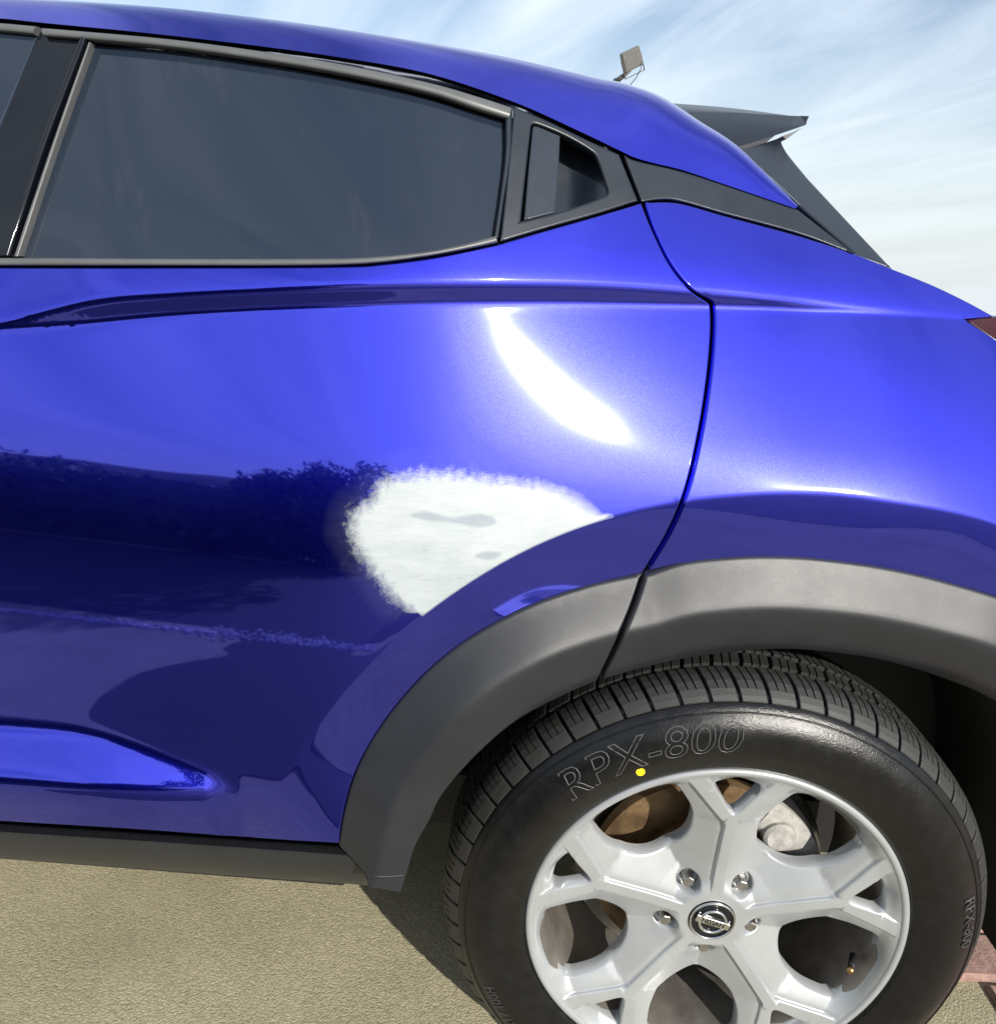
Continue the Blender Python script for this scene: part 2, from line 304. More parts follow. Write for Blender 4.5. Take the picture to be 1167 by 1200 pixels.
def panel(name, poly, Yfun, material, parent, thick=.016, g=.010, edge=.0016, holes=(), feats=True, hole_depth=None, seg=.005):
    loops = []
    P = even(np.asarray(poly, float), seg)
    if area2(P) < 0: P = P[::-1]
    loops.append((P, onormal(P)))
    for h in holes:
        H = even(np.asarray(h, float), seg)
        if area2(H) > 0: H = H[::-1]
        loops.append((H, onormal(H)))                # CW loop: outward from material
    ins = [L-edge*n for L, n in loops]
    def inside(Q):
        m = inpoly(Q, ins[0])
        for I in ins[1:]: m &= ~inpoly(Q, I)
        return m
    lo, hi = P.min(0), P.max(0)
    gx, gz = np.meshgrid(np.arange(lo[0], hi[0], g), np.arange(lo[1], hi[1], g*.9)); gx[::2] += g*.5
    G = np.stack([gx.ravel(), gz.ravel()], 1); G = G[inside(G)]
    md = np.min([pdist(G, I) for I in ins], axis=0) if len(G) else np.zeros(0)
    G = G[md > g*.45]
    extra = []
    if feats:
        for F, w, *ks in FEATS:
            tn = np.gradient(F, axis=0); tn /= np.linalg.norm(tn, axis=1, keepdims=True)+1e-12; nn = np.stack([-tn[:, 1], tn[:, 0]], 1)
            for k in (ks[0] if ks else (-2.4, -1.0, 0, 1.0, 2.4)):
                Q = F+nn*w*k; m = inside(Q); Q = Q[m]
                if len(Q):
                    dd = np.min([pdist(Q, I) for I in ins], axis=0); extra.append(Q[dd > .0025])
            if len(G):
                d2 = np.empty(len(G))
                for s in range(0, len(G), 2000): d2[s:s+2000] = np.linalg.norm(G[s:s+2000, None]-F[None], axis=2).min(1)
                G = G[d2 > w*2.4+g*.35]
    pts = np.concatenate(ins+[G]+extra)
    edges = []; base = 0
    for I in ins:
        n = len(I); edges += [(base+i, base+(i+1) % n) for i in range(n)]; base += n
    vv, ee, ff, ov, oe, of = delaunay_2d_cdt([Vector((float(a), float(b))) for a, b in pts], edges, [], 0, 1e-6)
    V = np.array([(v[0], v[1]) for v in vv]); remap = {}
    for i, l in enumerate(ov):
        for k in l: remap[k] = i
    F = np.array([f for f in ff if len(f) == 3]); c = V[F].mean(1); F = F[inside(c)]
    Y = Yfun(V[:, 0], V[:, 1]); verts = [np.stack([V[:, 0], Y, V[:, 1]], 1)]; nor = [grad_n(Yfun, V[:, 0], V[:, 1])]
    a = V[F]; cr_ = (a[:, 1, 0]-a[:, 0, 0])*(a[:, 2, 1]-a[:, 0, 1])-(a[:, 1, 1]-a[:, 0, 1])*(a[:, 2, 0]-a[:, 0, 0])
    F[cr_ < 0] = F[cr_ < 0][:, ::-1]                 # CCW in (x,z) seen from -Y
    faces = [tuple(f) for f in F]; nv = len(V); base = 0
    for li, (L, n2) in enumerate(loops):
        n = len(L); ia = [remap[base+i] for i in range(n)]; base += n
        th = thick if li == 0 or hole_depth is None else hole_depth
        Yl = Yfun(L[:, 0], L[:, 1]); ng = grad_n(Yfun, L[:, 0], L[:, 1]); out = np.stack([n2[:, 0], 0*n2[:, 0], n2[:, 1]], 1)
        B = np.stack([L[:, 0], Yl+edge*.8, L[:, 1]], 1); C = np.stack([L[:, 0], Yl+th, L[:, 1]], 1)
        nb = ng+out; nb /= np.linalg.norm(nb, axis=1, keepdims=True)
        verts += [B, C]; nor += [nb, out]
        for i in range(n):
            j = (i+1) % n
            faces.append((ia[j], ia[i], nv+i, nv+j)); faces.append((nv+j, nv+i, nv+n+i, nv+n+j))
        nv += 2*n
    o = mk(name, np.concatenate(verts), faces, material, parent, np.concatenate(nor))
    return o
def loft(name, rows, material, parent, closed_u=False, sub=0, sharp=None, flip=False, ends=False):
    """rows: list of (n,3) arrays -> grid mesh"""
    R_ = np.array(rows); m, n = R_.shape[:2]
    f = []
    for i in range(m-1 if not closed_u else m):
        for j in range(n-1):
            a, b, c, d = i*n+j, i*n+j+1, ((i+1) % m)*n+j+1, ((i+1) % m)*n+j
            f.append((a, b, c, d) if not flip else (d, c, b, a))
    if ends:
        f.append(tuple(i*n for i in range(m))); f.append(tuple(i*n+n-1 for i in reversed(range(m))))
    o = mk(name, R_.reshape(-1, 3), f, material, parent)
    if sharp: auto(o, sharp)
    else: fix(o)
    return o
def strip(name, A, B, Yfun, bulge, material, parent, n=60, back=.012, off=0.0):
    """raised moulding between two pixel polylines lying on a surface"""
    a = hit(resample(crom(A, 8), n), Yfun, off); b = hit(resample(crom(B, 8), n), Yfun, off)
    rows = []
    for s, q in [(0, back), (0, 0), (.06, -.55), (.2, -.85), (.5, -1), (.8, -.85), (.94, -.55), (1, 0), (1, back)]:
        P = a+(b-a)*s; P = P.copy(); P[:, 1] += (q*bulge if abs(q) <= 1 and q != back else q); rows.append(P)
    return loft(name, rows, material, parent, ends=True, sharp=55)
def lathe(name, prof, material, parent, n=120, cy=0, closed=False, sharp=None):
    """prof: (radius, y) pairs about the Y axis (local)"""
    a = np.linspace(0, 2*np.pi, n, endpoint=False); v = []; f = []; m = len(prof)
    for r, y in prof: v += [(r*math.cos(t), y, r*math.sin(t)) for t in a]
    for i in range(m if closed else m-1):
        for j in range(n):
            k = (j+1) % n; i2 = (i+1) % m
            f.append((i*n+j, i*n+k, i2*n+k, i2*n+j))
    o = mk(name, v, f, material, parent)
    if sharp: auto(o, sharp)
    else: fix(o)
    return o
def tube(name, pts, rad, material, parent, n=8):
    pts = [Vector(p) for p in pts]; v = []; f = []
    for i, p in enumerate(pts):
        t = (pts[min(i+1, len(pts)-1)]-pts[max(i-1, 0)]).normalized(); q = t.to_track_quat('Z', 'Y')
        r = rad[i] if hasattr(rad, '__len__') else rad
        v += [p+q @ Vector((r*math.cos(2*math.pi*k/n), r*math.sin(2*math.pi*k/n), 0)) for k in range(n)]
    for i in range(len(pts)-1):
        for k in range(n): f.append((i*n+k, i*n+(k+1) % n, (i+1)*n+(k+1) % n, (i+1)*n+k))
    f.append(tuple(range(n))); f.append(tuple(reversed(range((len(pts)-1)*n, len(pts)*n))))
    return fix(mk(name, v, f, material, parent))
def box(name, c, s, material, parent=None, bev=.0, rot=None):
    bm = bmesh.new(); bmesh.ops.create_cube(bm, size=1)
    for v in bm.verts: v.co = Vector((v.co.x*s[0], v.co.y*s[1], v.co.z*s[2]))
    if bev: bmesh.ops.bevel(bm, geom=list(bm.edges), offset=bev, segments=2, affect='EDGES')
    if rot is not None: bmesh.ops.rotate(bm, verts=bm.verts, cent=(0, 0, 0), matrix=rot)
    bmesh.ops.translate(bm, verts=bm.verts, vec=c)
    me = bpy.data.meshes.new(name); bm.to_mesh(me); bm.free(); me.materials.append(MATS[material])
    o = bpy.data.objects.new(name, me); COL.objects.link(o); o.parent = parent
    return o

# ------------------------------------------------------------------ body side surface  Y = body(x, z)
_fx_x = np.array([-4.2, -3.45, -3.2, -2.9, -2.4, -1.7, -.75, -.5, -.36, -.25, -.14, -.05, .08, .22, .38, .55, .75, 1.0])
_fx_v = np.array([-3.0, -1.6, -.55, -.22, -.04, .0, .0, .045, .165, .175, .05, .01, .02, .12, .34, .75, 1.6, 3.0])
_xs = np.linspace(-4.2, 1.0, 2601); _fx = np.interp(_xs, _fx_x, _fx_v); _k = np.hanning(61); _k /= _k.sum()
_fx = np.convolve(np.pad(_fx, 30, mode='edge'), _k, 'valid'); _b0 = np.cumsum(_fx)*(_xs[1]-_xs[0]); _b0 -= np.interp(-.1, _xs, _b0)+.012
def b0(x): return np.interp(x, _xs, _b0)
_z0 = np.interp(_xs, [-3.4, -1.2, -.85, -.55, -.35, -.22, -.10, .02, .2, .5], [.62, .61, .60, .575, .545, .505, .455, .415, .39, .38])
_z0 = np.convolve(np.pad(_z0, 30, mode='edge'), _k, 'valid')
LINES = {   # photo traces of the body creases
 'L1': crom([(-150, 402), (0, 379), (110, 353), (200, 345), (300, 340), (450, 334), (600, 333), (700, 335), (800, 341), (900, 350), (1000, 361), (1150, 374)], 12),
 'L2': crom([(-150, 404), (0, 384), (100, 376), (200, 367), (300, 361), (400, 357), (500, 354), (600, 353), (700, 354), (835, 358), (950, 363), (1050, 368), (1150, 375)], 12),
 'L3': crom([(-260, 840), (-100, 842), (0, 847), (100, 858), (200, 889), (300, 929)], 12),
 'L4': crom([(-260, 905), (-100, 911), (0, 918), (150, 928), (250, 931), (300, 931)], 12),
}
TAB = {'L1': ([-4, 1], [1.11, 1.11]), 'L2': ([-4, 1], [1.08, 1.08]), 'L3': ([-4, 1], [.5, .5]), 'L4': ([-4, 1], [.46, .46])}
_f = lambda k, x: np.interp(x, *TAB[k])
_ra = np.arange(-200, 201, .5); _rr = .562+np.interp(_ra, [40, 60, 66.5, 73, 78, 88, 95, 101, 109, 114, 120, 136, 150], [.038, .031, .0265, .0150, .0070, -.0010, -.0046, -.0048, -.0036, -.0014, .0006, .0014, .001])
_kk = np.hanning(17); _kk /= _kk.sum(); _rr = np.convolve(np.pad(_rr, 8, mode='edge'), _kk, 'valid')
def rcf(th): return np.interp(th, _ra, _rr)      # radius of the wheel-arch crease by angle
def crease_w(x, z):
    """strength of the wheel-arch crease by angle round the wheel"""
    th = np.degrees(np.arctan2(z-.345, x)); return sstep(168, 140, th)*sstep(-10, 15, th)
def body(x, z):
    x = np.asarray(x, float); z = np.asarray(z, float)
    zc = _f('L2', x); zt = np.maximum(_f('L1', x), zc+.0005); z3 = _f('L3', x); z4 = np.minimum(_f('L4', x), z3-.0003)
    z0 = np.interp(x, _xs, _z0)
    zz = zc-sp(zc-z, .004)
    Y = b0(x)+1.78/3*sp(zz-z0, .05)**3-.88*sp(zz-.955, .02)**2-1.78/3*sp(.8-z0, .05)**3+.012
    fade = sstep(1.0, .75, x)
    Y = Y-.46*(sp(z-zc, .003)-sp(z-zt, .004))                    # undercut band
    Y = Y+.40*sp(z-zt, .004)                                     # upper door
    zb = 1.135
    Y = Y+.10*sp(z-zb, .02)+1.0*sp(x+.15, .12)*sp(z-1.11, .05)
    Y = Y+.40*sp(.66-z, .04)**2*sstep(-.33, -.50, x)
    led = sstep(-.46, -.60, x)
    Y = Y-.72*(sp(z3-z, .010)-sp(z4-z, .008))*sstep(-.565, -.605, x)+.10*sp(z4-z, .010)*led
    r = np.hypot(x, z-.345)
    rc = rcf(np.degrees(np.arctan2(z-.345, x)))
    Y = Y+np.interp(np.degrees(np.arctan2(z-.345, x)), [70, 125], [.46, .33])*sp(rc-r, .0020)*crease_w(x, z)
    return Y
for _ in range(5):
    for k, l in LINES.items():
        P = hit(l, body); o_ = np.argsort(P[:, 0]); TAB[k] = (P[o_, 0], P[o_, 2])
for k, w in (('L1', .006), ('L2', .003), ('L3', .006), ('L4', .008)):
    x_, z_ = TAB[k]; xs_ = np.arange(x_[0], x_[-1], .008); FEATS.append((np.stack([xs_, np.interp(xs_, x_, z_)], 1), w))
_th = np.radians(np.arange(18, 160, .9)); _rc = rcf(np.degrees(_th))
FEATS.append((np.stack([_rc*np.cos(_th), .345+_rc*np.sin(_th)], 1), .003))
def xz(px, Yfun=body, off=0.): P = hit(px, Yfun, off); return np.stack([P[:, 0], P[:, 2]], 1)

# ------------------------------------------------------------------ setting
def ground():
    # level yard; behind the car (beyond 9 m) the land falls away, behind the camera it rises to wooded hills
    xs = np.concatenate([np.linspace(-220, -20, 14), np.linspace(-14, 14, 9), np.linspace(20, 220, 14)]); ys = np.concatenate([np.linspace(-160, -14, 12), [-10, -6, 0, 6, 9], np.linspace(12, 220, 16)])
    v = []; f = []
    for y in ys:
        for x in xs: v.append((x, y, -.105*max(0, y-9)))
    n = len(xs)
    for i in range(len(ys)-1):
        for j in range(n-1): f.append((i*n+j, i*n+j+1, (i+1)*n+j+1, (i+1)*n+j))
    o = mk('ground', v, f, 'sandy_concrete', smooth=False); tag(o, kind='structure')
ground()
def hills():
    for name, dist, h0, mtl, seed in (('hill', 60, 6.2, 'hill_green', 1), ('hill', 120, 11.5, 'hill_far', 5)):
        a = np.radians(np.linspace(195, 345, 90)); rows = []
        prof = h0*(.62+.38*np.sin(a*3.1+seed)+.10*np.sin(a*9.7+2*seed)+.04*np.sin(a*27+seed))*np.clip(1.25-.9*sstep(math.radians(250), math.radians(300), a), .2, 2)
        for s_, hh in ((1.0, -.5), (1.1, .45), (1.25, .85), (1.45, 1.0), (1.9, .5)):
            rows.append(np.stack([dist*s_*np.cos(a), dist*s_*np.sin(a), prof*hh if hh > 0 else 0*a-.5], 1))
        o = loft(name, rows, mtl, None); tag(o, kind='structure')
hills()
def leafy(name, boxes, nleaf, size, material, parent):
    """leaf-sized faces spread through ellipsoid lobes"""
    v = []; f = []
    tot = sum(b[3]*b[4]*b[5] for b in boxes)
    for cx_, cy_, cz_, rx, ry, rz in boxes:
        m = int(nleaf*rx*ry*rz/tot)
        d = rng.normal(size=(m, 3)); d /= np.linalg.norm(d, axis=1, keepdims=True); q = d*(rng.uniform(.55, 1.0, (m, 1)))*np.array([rx, ry, rz])+np.array([cx_, cy_, cz_])
        a = rng.normal(size=(m, 3)); a /= np.linalg.norm(a, axis=1, keepdims=True); b = np.cross(a, d+.3*rng.normal(size=(m, 3))); b /= np.linalg.norm(b, axis=1, keepdims=True)+1e-9
        s_ = size*rng.uniform(.6, 1.3, (m, 1))
        for k in range(m):
            if q[k, 2] < .03: continue
            i = len(v); v += [q[k]-a[k]*s_[k], q[k]+b[k]*s_[k]*.5, q[k]+a[k]*s_[k], q[k]-b[k]*s_[k]*.5]; f.append((i, i+1, i+2, i+3))
    return mk(name, v, f, material, parent, smooth=False)
def hedge():
    h = empty('hedge', (-5.2, -5.3, 0)); tag(h, 'long dark green hedge facing the parked car across the yard', 'hedge')
    lob = [(x, rng.uniform(-.15, .15), .62+.05*rng.normal(), .75, .75, .86+.05*math.sin(x*1.7)-.07*max(0, x-.3)) for x in np.arange(-5.2, 3.9, .62)]
    core = [(x, 0, z, .5, .5, .5) for x, y, z, *_ in lob]
    leafy('foliage', lob, 26000, .05, 'leaf_dark', h)
    xs = np.linspace(-5.4, 3.7, 30); rows = []
    for y, z in ((.45, 0), (.5, .6), (.3, 1.12), (-.3, 1.12), (-.5, .6), (-.45, 0)): rows.append(np.stack([xs, y+.05*np.sin(xs*5), z+.05*np.sin(xs*3.1)*(z > .2)], 1))
    loft('inner_twigs', rows, 'leaf_dark', h, ends=True)
hedge()
def bush_tree(x, y, h, r, label):
    t = empty('tree', (x, y, 0)); tag(t, label, 'tree')
    tube('trunk', [(0, 0, 0), (.03, 0, h*.3), (-.02, .04, h*.6), (0, 0, h*.85)], [.09, .075, .05, .02], 'bark', t, 10)
    for k in range(5):
        a = k*1.26; tube('limb', [(0, 0, h*.35+.06*k), (.35*r*math.cos(a), .35*r*math.sin(a), h*.5+.05*k), (.6*r*math.cos(a), .6*r*math.sin(a), h*.66)], [.035, .025, .01], 'bark', t, 6)
    lob = [(rng.normal()*r*.42, rng.normal()*r*.35, h*(.12+.62*rng.uniform()), r*.52, r*.5, h*.22) for _ in range(22)]
    leafy('crown', lob, 14000, .055, 'leaf_dark', t)
bush_tree(-1.05, -5.2, 2.08, .9, 'small round dark tree at the end of the hedge')
def gravel():
    v = []; f = []
    bm = bmesh.new(); bmesh.ops.create_icosphere(bm, subdivisions=1, radius=1); bv = np.array([p.co for p in bm.verts]); bf = [tuple(q.index for q in p.verts) for p in bm.faces]; bm.free()
    for i in range(3600):
        x = rng.uniform(-6, -.35); wd_ = .022+.015*math.sin(x*3.3)+.045*(x > -1.25); y = -1.80+.022*(x+.7)+.03*math.sin(x*2.1)+rng.normal()*wd_*.6; r = rng.uniform(.004, .013)
        p = bv*np.array([1, rng.uniform(.7, 1.2), rng.uniform(.5, .8)])*r*(1+.12*rng.normal(size=(len(bv), 1)))+np.array([x, y, r*.35]); b = len(v); v += list(p); f += [tuple(b+k for k in q) for q in bf]
    o = mk('gravel', v, f, 'pebble', smooth=False); tag(o, 'strip of pale gravel along the yard edge facing the car', 'gravel', kind='stuff')
gravel()
def added_dark_ground():
    # added dark sheets behind the camera that darken the door's reflection: strip and blob
    v = [(-60, -4.7, .004), (40, -4.7, .004), (40, -1.95, .004), (.5, -1.95, .004), (-.4, -1.9, .004), (-6, -2.02, .004), (-60, -2.3, .004)]
    tag(mk('added_dark_ground', v, [tuple(range(7))], 'reflection_dark_strip', smooth=False), kind='structure')  # added strip up to the hedge, dark in the door's reflection
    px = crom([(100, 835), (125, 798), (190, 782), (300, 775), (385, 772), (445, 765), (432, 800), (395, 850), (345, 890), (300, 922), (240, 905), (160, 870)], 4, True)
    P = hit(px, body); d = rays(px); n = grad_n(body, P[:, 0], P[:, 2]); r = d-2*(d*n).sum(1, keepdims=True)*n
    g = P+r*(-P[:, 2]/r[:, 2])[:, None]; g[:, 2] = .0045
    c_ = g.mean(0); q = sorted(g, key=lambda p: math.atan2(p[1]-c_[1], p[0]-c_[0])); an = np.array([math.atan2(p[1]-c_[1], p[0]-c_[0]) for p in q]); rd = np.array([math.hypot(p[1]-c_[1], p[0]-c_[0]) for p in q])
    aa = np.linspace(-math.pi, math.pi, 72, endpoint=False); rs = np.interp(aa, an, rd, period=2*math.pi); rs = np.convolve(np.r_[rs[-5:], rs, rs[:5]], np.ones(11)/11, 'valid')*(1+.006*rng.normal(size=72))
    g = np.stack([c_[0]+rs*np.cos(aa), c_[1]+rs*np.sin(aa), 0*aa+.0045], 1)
    tag(mk('added_dark_blob', np.concatenate([g, [[c_[0], c_[1], .0045]]]), [(i, (i+1) % 72, 72) for i in range(72)], 'reflection_dark_blob', smooth=False), kind='structure')  # added sheet, its outline traced back from the dark blob mirrored in the door
added_dark_ground()
# ------------------------------------------------------------------ the car
car = empty('car'); tag(car, 'metallic blue hatchback with a sanded white filler patch on its rear door', 'car')
YC = 0.88                                                          # centre plane of the car
arch_outer = [(397, 992), (402, 960), (412, 920), (430, 879), (460, 834), (500, 789), (550, 749), (620, 711), (690, 687), (753, 673)]
belt = [(-120, 313), (0, 313), (200, 313), (400, 312), (450, 309), (500, 303), (545, 295), (585, 286)]
# rear door skin
door_px = segs([(-120, 313), (0, 313), (200, 313), (400, 312), (450, 309), (500, 303), (545, 295), (585, 286)], [(585, 286), (640, 270), (700, 253), (751, 238)],
               [(751, 238), (764, 270), (784, 310), (808, 340), (828, 354), (832, 362), (832, 395), (828, 440), (819, 500), (803, 570), (782, 622), (753, 671)],
               [(753, 671), (690, 686), (620, 710), (550, 748), (500, 788), (460, 833), (430, 878), (411, 920), (401, 960), (397, 989)],
               [(397, 989), (300, 983), (150, 972), (0, 963), (-150, 953)], [(-150, 953), (-140, 700), (-128, 500), (-120, 313)])
g1 = xz(crom([(480, 604), (500, 599), (530, 606), (560, 602), (578, 606), (580, 614), (560, 618), (530, 613), (500, 610)], 5, True))
g2 = xz(crom([(556, 651), (570, 646), (588, 648), (580, 655), (566, 656)], 5, True))
FEATS += [(even(g1, .004), .002), (even(g2, .003), .002)]
door = panel('rear_door', xz(door_px), body, 'blue_paint_door', car, g=.009)
del FEATS[-2:]
door['label'] = 'blue rear door with white filler patch'
patch_px = crom([(411, 622), (417, 600), (438, 588), (444, 570), (470, 560), (520, 555), (570, 562), (620, 568), (660, 578), (686, 593), (698, 603), (722, 604)], 6)
patch_lo = np.array([(722, 604), (700, 624), (662, 634), (622, 651), (583, 672), (556, 691), (528, 712), (500, 724)])
patch_b = crom([(500, 724), (470, 706), (455, 690), (440, 670), (425, 650), (411, 622)], 6)
patch = xz(np.concatenate([patch_px, patch_lo[1:], patch_b[1:-1]]))
V = np.array([v.co for v in door.data.vertices])[:, [0, 2]]
d_ = pdist(V, patch)*np.where(inpoly(V, patch), 1, -1)
th_ = np.degrees(np.arctan2(V[:, 1]-.345, V[:, 0])); rr_ = np.hypot(V[:, 0], V[:, 1]-.345)
rc_ = rcf(th_)
low = pdist(V, xz(patch_lo)); up = np.minimum(pdist(V, xz(patch_px)), pdist(V, xz(patch_b)))
d_ = np.minimum(d_, rr_-rc_-.0005); fe = (.10+.90*sstep(.004, .022, rr_-rc_))*(.30+.70*sstep(-.20, -.33, V[:, 0]))
d_ = d_*(1+5*(1-sstep(.002, .012, rr_-rc_)))
at = door.data.attributes.new('patch_d', 'FLOAT', 'POINT'); at.data.foreach_set('value', d_.astype(np.float32))
at = door.data.attributes.new('feather', 'FLOAT', 'POINT'); at.data.foreach_set('value', fe.astype(np.float32))
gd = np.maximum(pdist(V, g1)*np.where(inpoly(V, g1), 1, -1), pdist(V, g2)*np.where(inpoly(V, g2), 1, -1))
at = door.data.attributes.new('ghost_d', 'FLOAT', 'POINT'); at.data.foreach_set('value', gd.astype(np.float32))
# rear quarter panel
quarter_px = segs([(756, 237), (768, 270), (787.5, 310), (811, 338), (834, 352), (838, 362), (838, 395), (834, 440), (825, 500), (809, 570), (788, 622), (760, 669)],
                  [(760, 669), (800, 660), (850, 654), (900, 652), (960, 655), (1040, 666), (1120, 685), (1200, 712), (1290, 765)],
                  [(1290, 765), (1290, 600), (1260, 470), (1200, 420), (1130, 374)],
                  [(1130, 374), (1165, 371)], [(1165, 371), (1130, 352), (1090, 333), (1045, 315), (1000, 297), (935, 276), (850, 253), (795, 238), (757, 237)])
quarter = panel('rear_quarter_panel', xz(quarter_px), body, 'blue_paint', car, g=.009, thick=.03)
lamp_px = segs([(1134, 376), (1200, 424), (1262, 474)], [(1262, 474), (1330, 520), (1330, 400)], [(1330, 400), (1240, 375), (1167, 372), (1134, 376)])
panel('tail_light', xz(lamp_px), body, 'red_lamp', car, thick=.03)
# dark structure behind the panel gaps
def inner(x, z): return body(x, z)+.034
inner_px = segs([(-140, 320), (300, 320), (583, 296)], [(583, 296), (640, 276), (760, 244), (1000, 305), (1120, 350)], [(1120, 350), (1280, 480), (1280, 740)], [(1280, 740), (1120, 700), (1000, 672), (900, 662), (800, 668), (690, 696), (560, 757), (470, 842), (430, 910), (415, 985)], [(415, 985), (200, 970), (-140, 945)], [(-140, 945), (-140, 320)])
panel('inner_frame', xz(inner_px), inner, 'black', car, g=.03, thick=.01, feats=False, seg=.02)
def inner2(x, z): return body(x, z)+.075
panel('inner_pillar', xz(segs([(-300, 12), (0, 24), (300, 56), (503, 92), (602, 124), (726, 180)], [(726, 180), (935, 250), (1020, 312)], [(1020, 312), (760, 246), (583, 296), (300, 318), (-300, 318)], [(-300, 318), (-300, 12)])), inner2, 'black', car, g=.03, thick=.01, feats=False, seg=.02)
# upper trims on the body surface
TRI = segs([(602, 125), (640, 141), (690, 165), (725, 181)], [(725, 181), (747, 235)], [(747, 235), (700, 250), (640, 267), (586, 283)], [(586, 283), (593, 220), (602, 125)])
HOLE = segs([(622, 147), (628, 145), (660, 158), (690, 175), (700, 186), (710, 215), (712, 224), (706, 231), (660, 247), (612, 259), (610, 256), (616, 200), (622, 147)])
panel('handle_trim', xz(TRI), lambda x, z: body(x, z)-.002, 'trim_satin', car, g=.008, feats=False, holes=[xz(HOLE)], hole_depth=.05, edge=.0022)
FLAP = segs([(624, 150), (629, 148), (656, 159)], [(656, 159), (654, 200), (650, 249)], [(650, 249), (614, 258)], [(614, 258), (619, 200), (624, 150)])
panel('door_handle', xz(FLAP), lambda x, z: body(x, z)-.001, 'handle_black', car, g=.008, feats=False, thick=.014, edge=.0015)
# scooped bowl behind the handle flap
def bowl(x, z):
    a, b = xz([(600, 200)])[0], xz([(720, 200)])[0]; s = (x-a[0])/(b[0]-a[0]); zz = (z-xz([(660, 180)])[0][1])
    return body(x, z)+.042-.040*sstep(.55, .98, s)*sstep(.03, -.03, zz)-.006*sstep(-.02, -.08, zz)
BOWL = segs([(618, 147), (628, 141), (660, 154), (694, 173), (704, 186), (715, 220), (710, 234), (660, 251), (606, 263), (612, 200), (618, 147)])
panel('handle_bowl', xz(BOWL), bowl, 'trim_satin', car, g=.006, feats=False, thick=.004)
STR = segs([(731, 181), (745, 188), (800, 201), (853, 218), (935, 246)], [(935, 246), (1000, 297)], [(1000, 297), (935, 273), (850, 250), (797, 235), (775, 233), (752, 236)], [(752, 236), (731, 181)])
panel('pillar_trim', xz(STR), lambda x, z: body(x, z)-.0005, 'trim_satin', car, g=.01, feats=False, thick=.03)
# window glass and mouldings
WIN = segs([(107, 50), (200, 57), (300, 71), (400, 90), (480, 108), (550, 128), (596, 142)], [(596, 142), (592, 200), (581, 278)], [(581, 278), (540, 292), (480, 301), (400, 305), (200, 305), (20, 303)], [(20, 303), (60, 180), (107, 50)])
panel('window_glass', xz(WIN), lambda x, z: body(x, z)+.008, 'tinted_glass', car, g=.02, feats=False, thick=.004)
strip('window_moulding', [(52, 33), (100, 37), (200, 46), (300, 59), (400, 75), (500, 96), (560, 113), (600, 126)], [(54, 43), (104, 47), (200, 56), (300, 70), (400, 87), (500, 109), (555, 127), (596, 140)], body, .006, 'rubber_trim', car)
strip('belt_moulding', [(-120, 304), (20, 302), (200, 303), (330, 303), (420, 302), (490, 296), (540, 287), (581, 276)], [(-120, 311), (20, 311), (200, 311), (330, 311), (425, 309), (495, 301), (545, 292), (583, 284)], body, .005, 'rubber_trim', car)
strip('window_seal', [(592, 140), (592, 180), (586, 230), (579, 277)], [(600, 130), (598, 180), (591, 230), (584, 279)], body, .003, 'trim_satin', car, n=30)
strip('pillar_moulding', [(104.5, 49), (80.5, 115), (56, 185), (17, 300)], [(107, 50), (84, 115), (60, 185), (22, 300)], body, .002, 'rubber_trim', car, n=30)
strip('pillar_bead', [(96, 42), (70, 112), (45, 180), (10, 298)], [(103, 46), (77, 113), (51, 183), (14, 299)], body, .005, 'gloss_black', car, n=30)
PIL = segs([(46, 36), (100, 42)], [(100, 42), (70, 125), (46, 190), (12, 300)], [(12, 300), (-60, 300)], [(-60, 300), (-20, 195), (5, 135), (46, 36)])
panel('pillar_cover', xz(PIL), lambda x, z: body(x, z)+.001, 'gloss_black', car, g=.02, feats=False)
PIL2 = segs([(43, 36), (2, 135), (-23, 195), (-63, 300)], [(-63, 300), (-330, 300)], [(-330, 300), (-250, 150), (-200, 24)], [(-200, 24), (-80, 28), (0, 32), (43, 36)])
panel('front_window_glass', xz(PIL2), lambda x, z: body(x, z)+.002, 'tinted_glass', car, g=.03, feats=False)
strip('front_window_moulding', [(-200, 17), (-80, 22), (0, 27), (45, 31)], [(-200, 27), (-80, 31), (0, 37), (42, 41)], body, .006, 'rubber_trim', car)

# roof: lower edge on the gutter line, rolled over to the car's centre plane
gut = crom([(-330, 8), (-200, 12), (-80, 16), (0, 21), (48, 26), (171, 38), (300, 53), (400, 67), (503, 86), (602, 119), (674, 151), (726, 176), (743, 184), (767, 191), (800, 199), (853, 217), (932, 244)], 8)
top = crom([(-330, -14), (-200, -10), (-80, -3), (0, 2), (100, 7), (206, 14), (300, 24), (400, 37), (503, 53), (606, 70), (708, 92), (743, 103), (765, 113), (785, 126), (812, 145), (858, 175), (935, 243)], 8)
nR = 110
gp = resample(gut, nR); g3 = hit(gp, body, -.001)
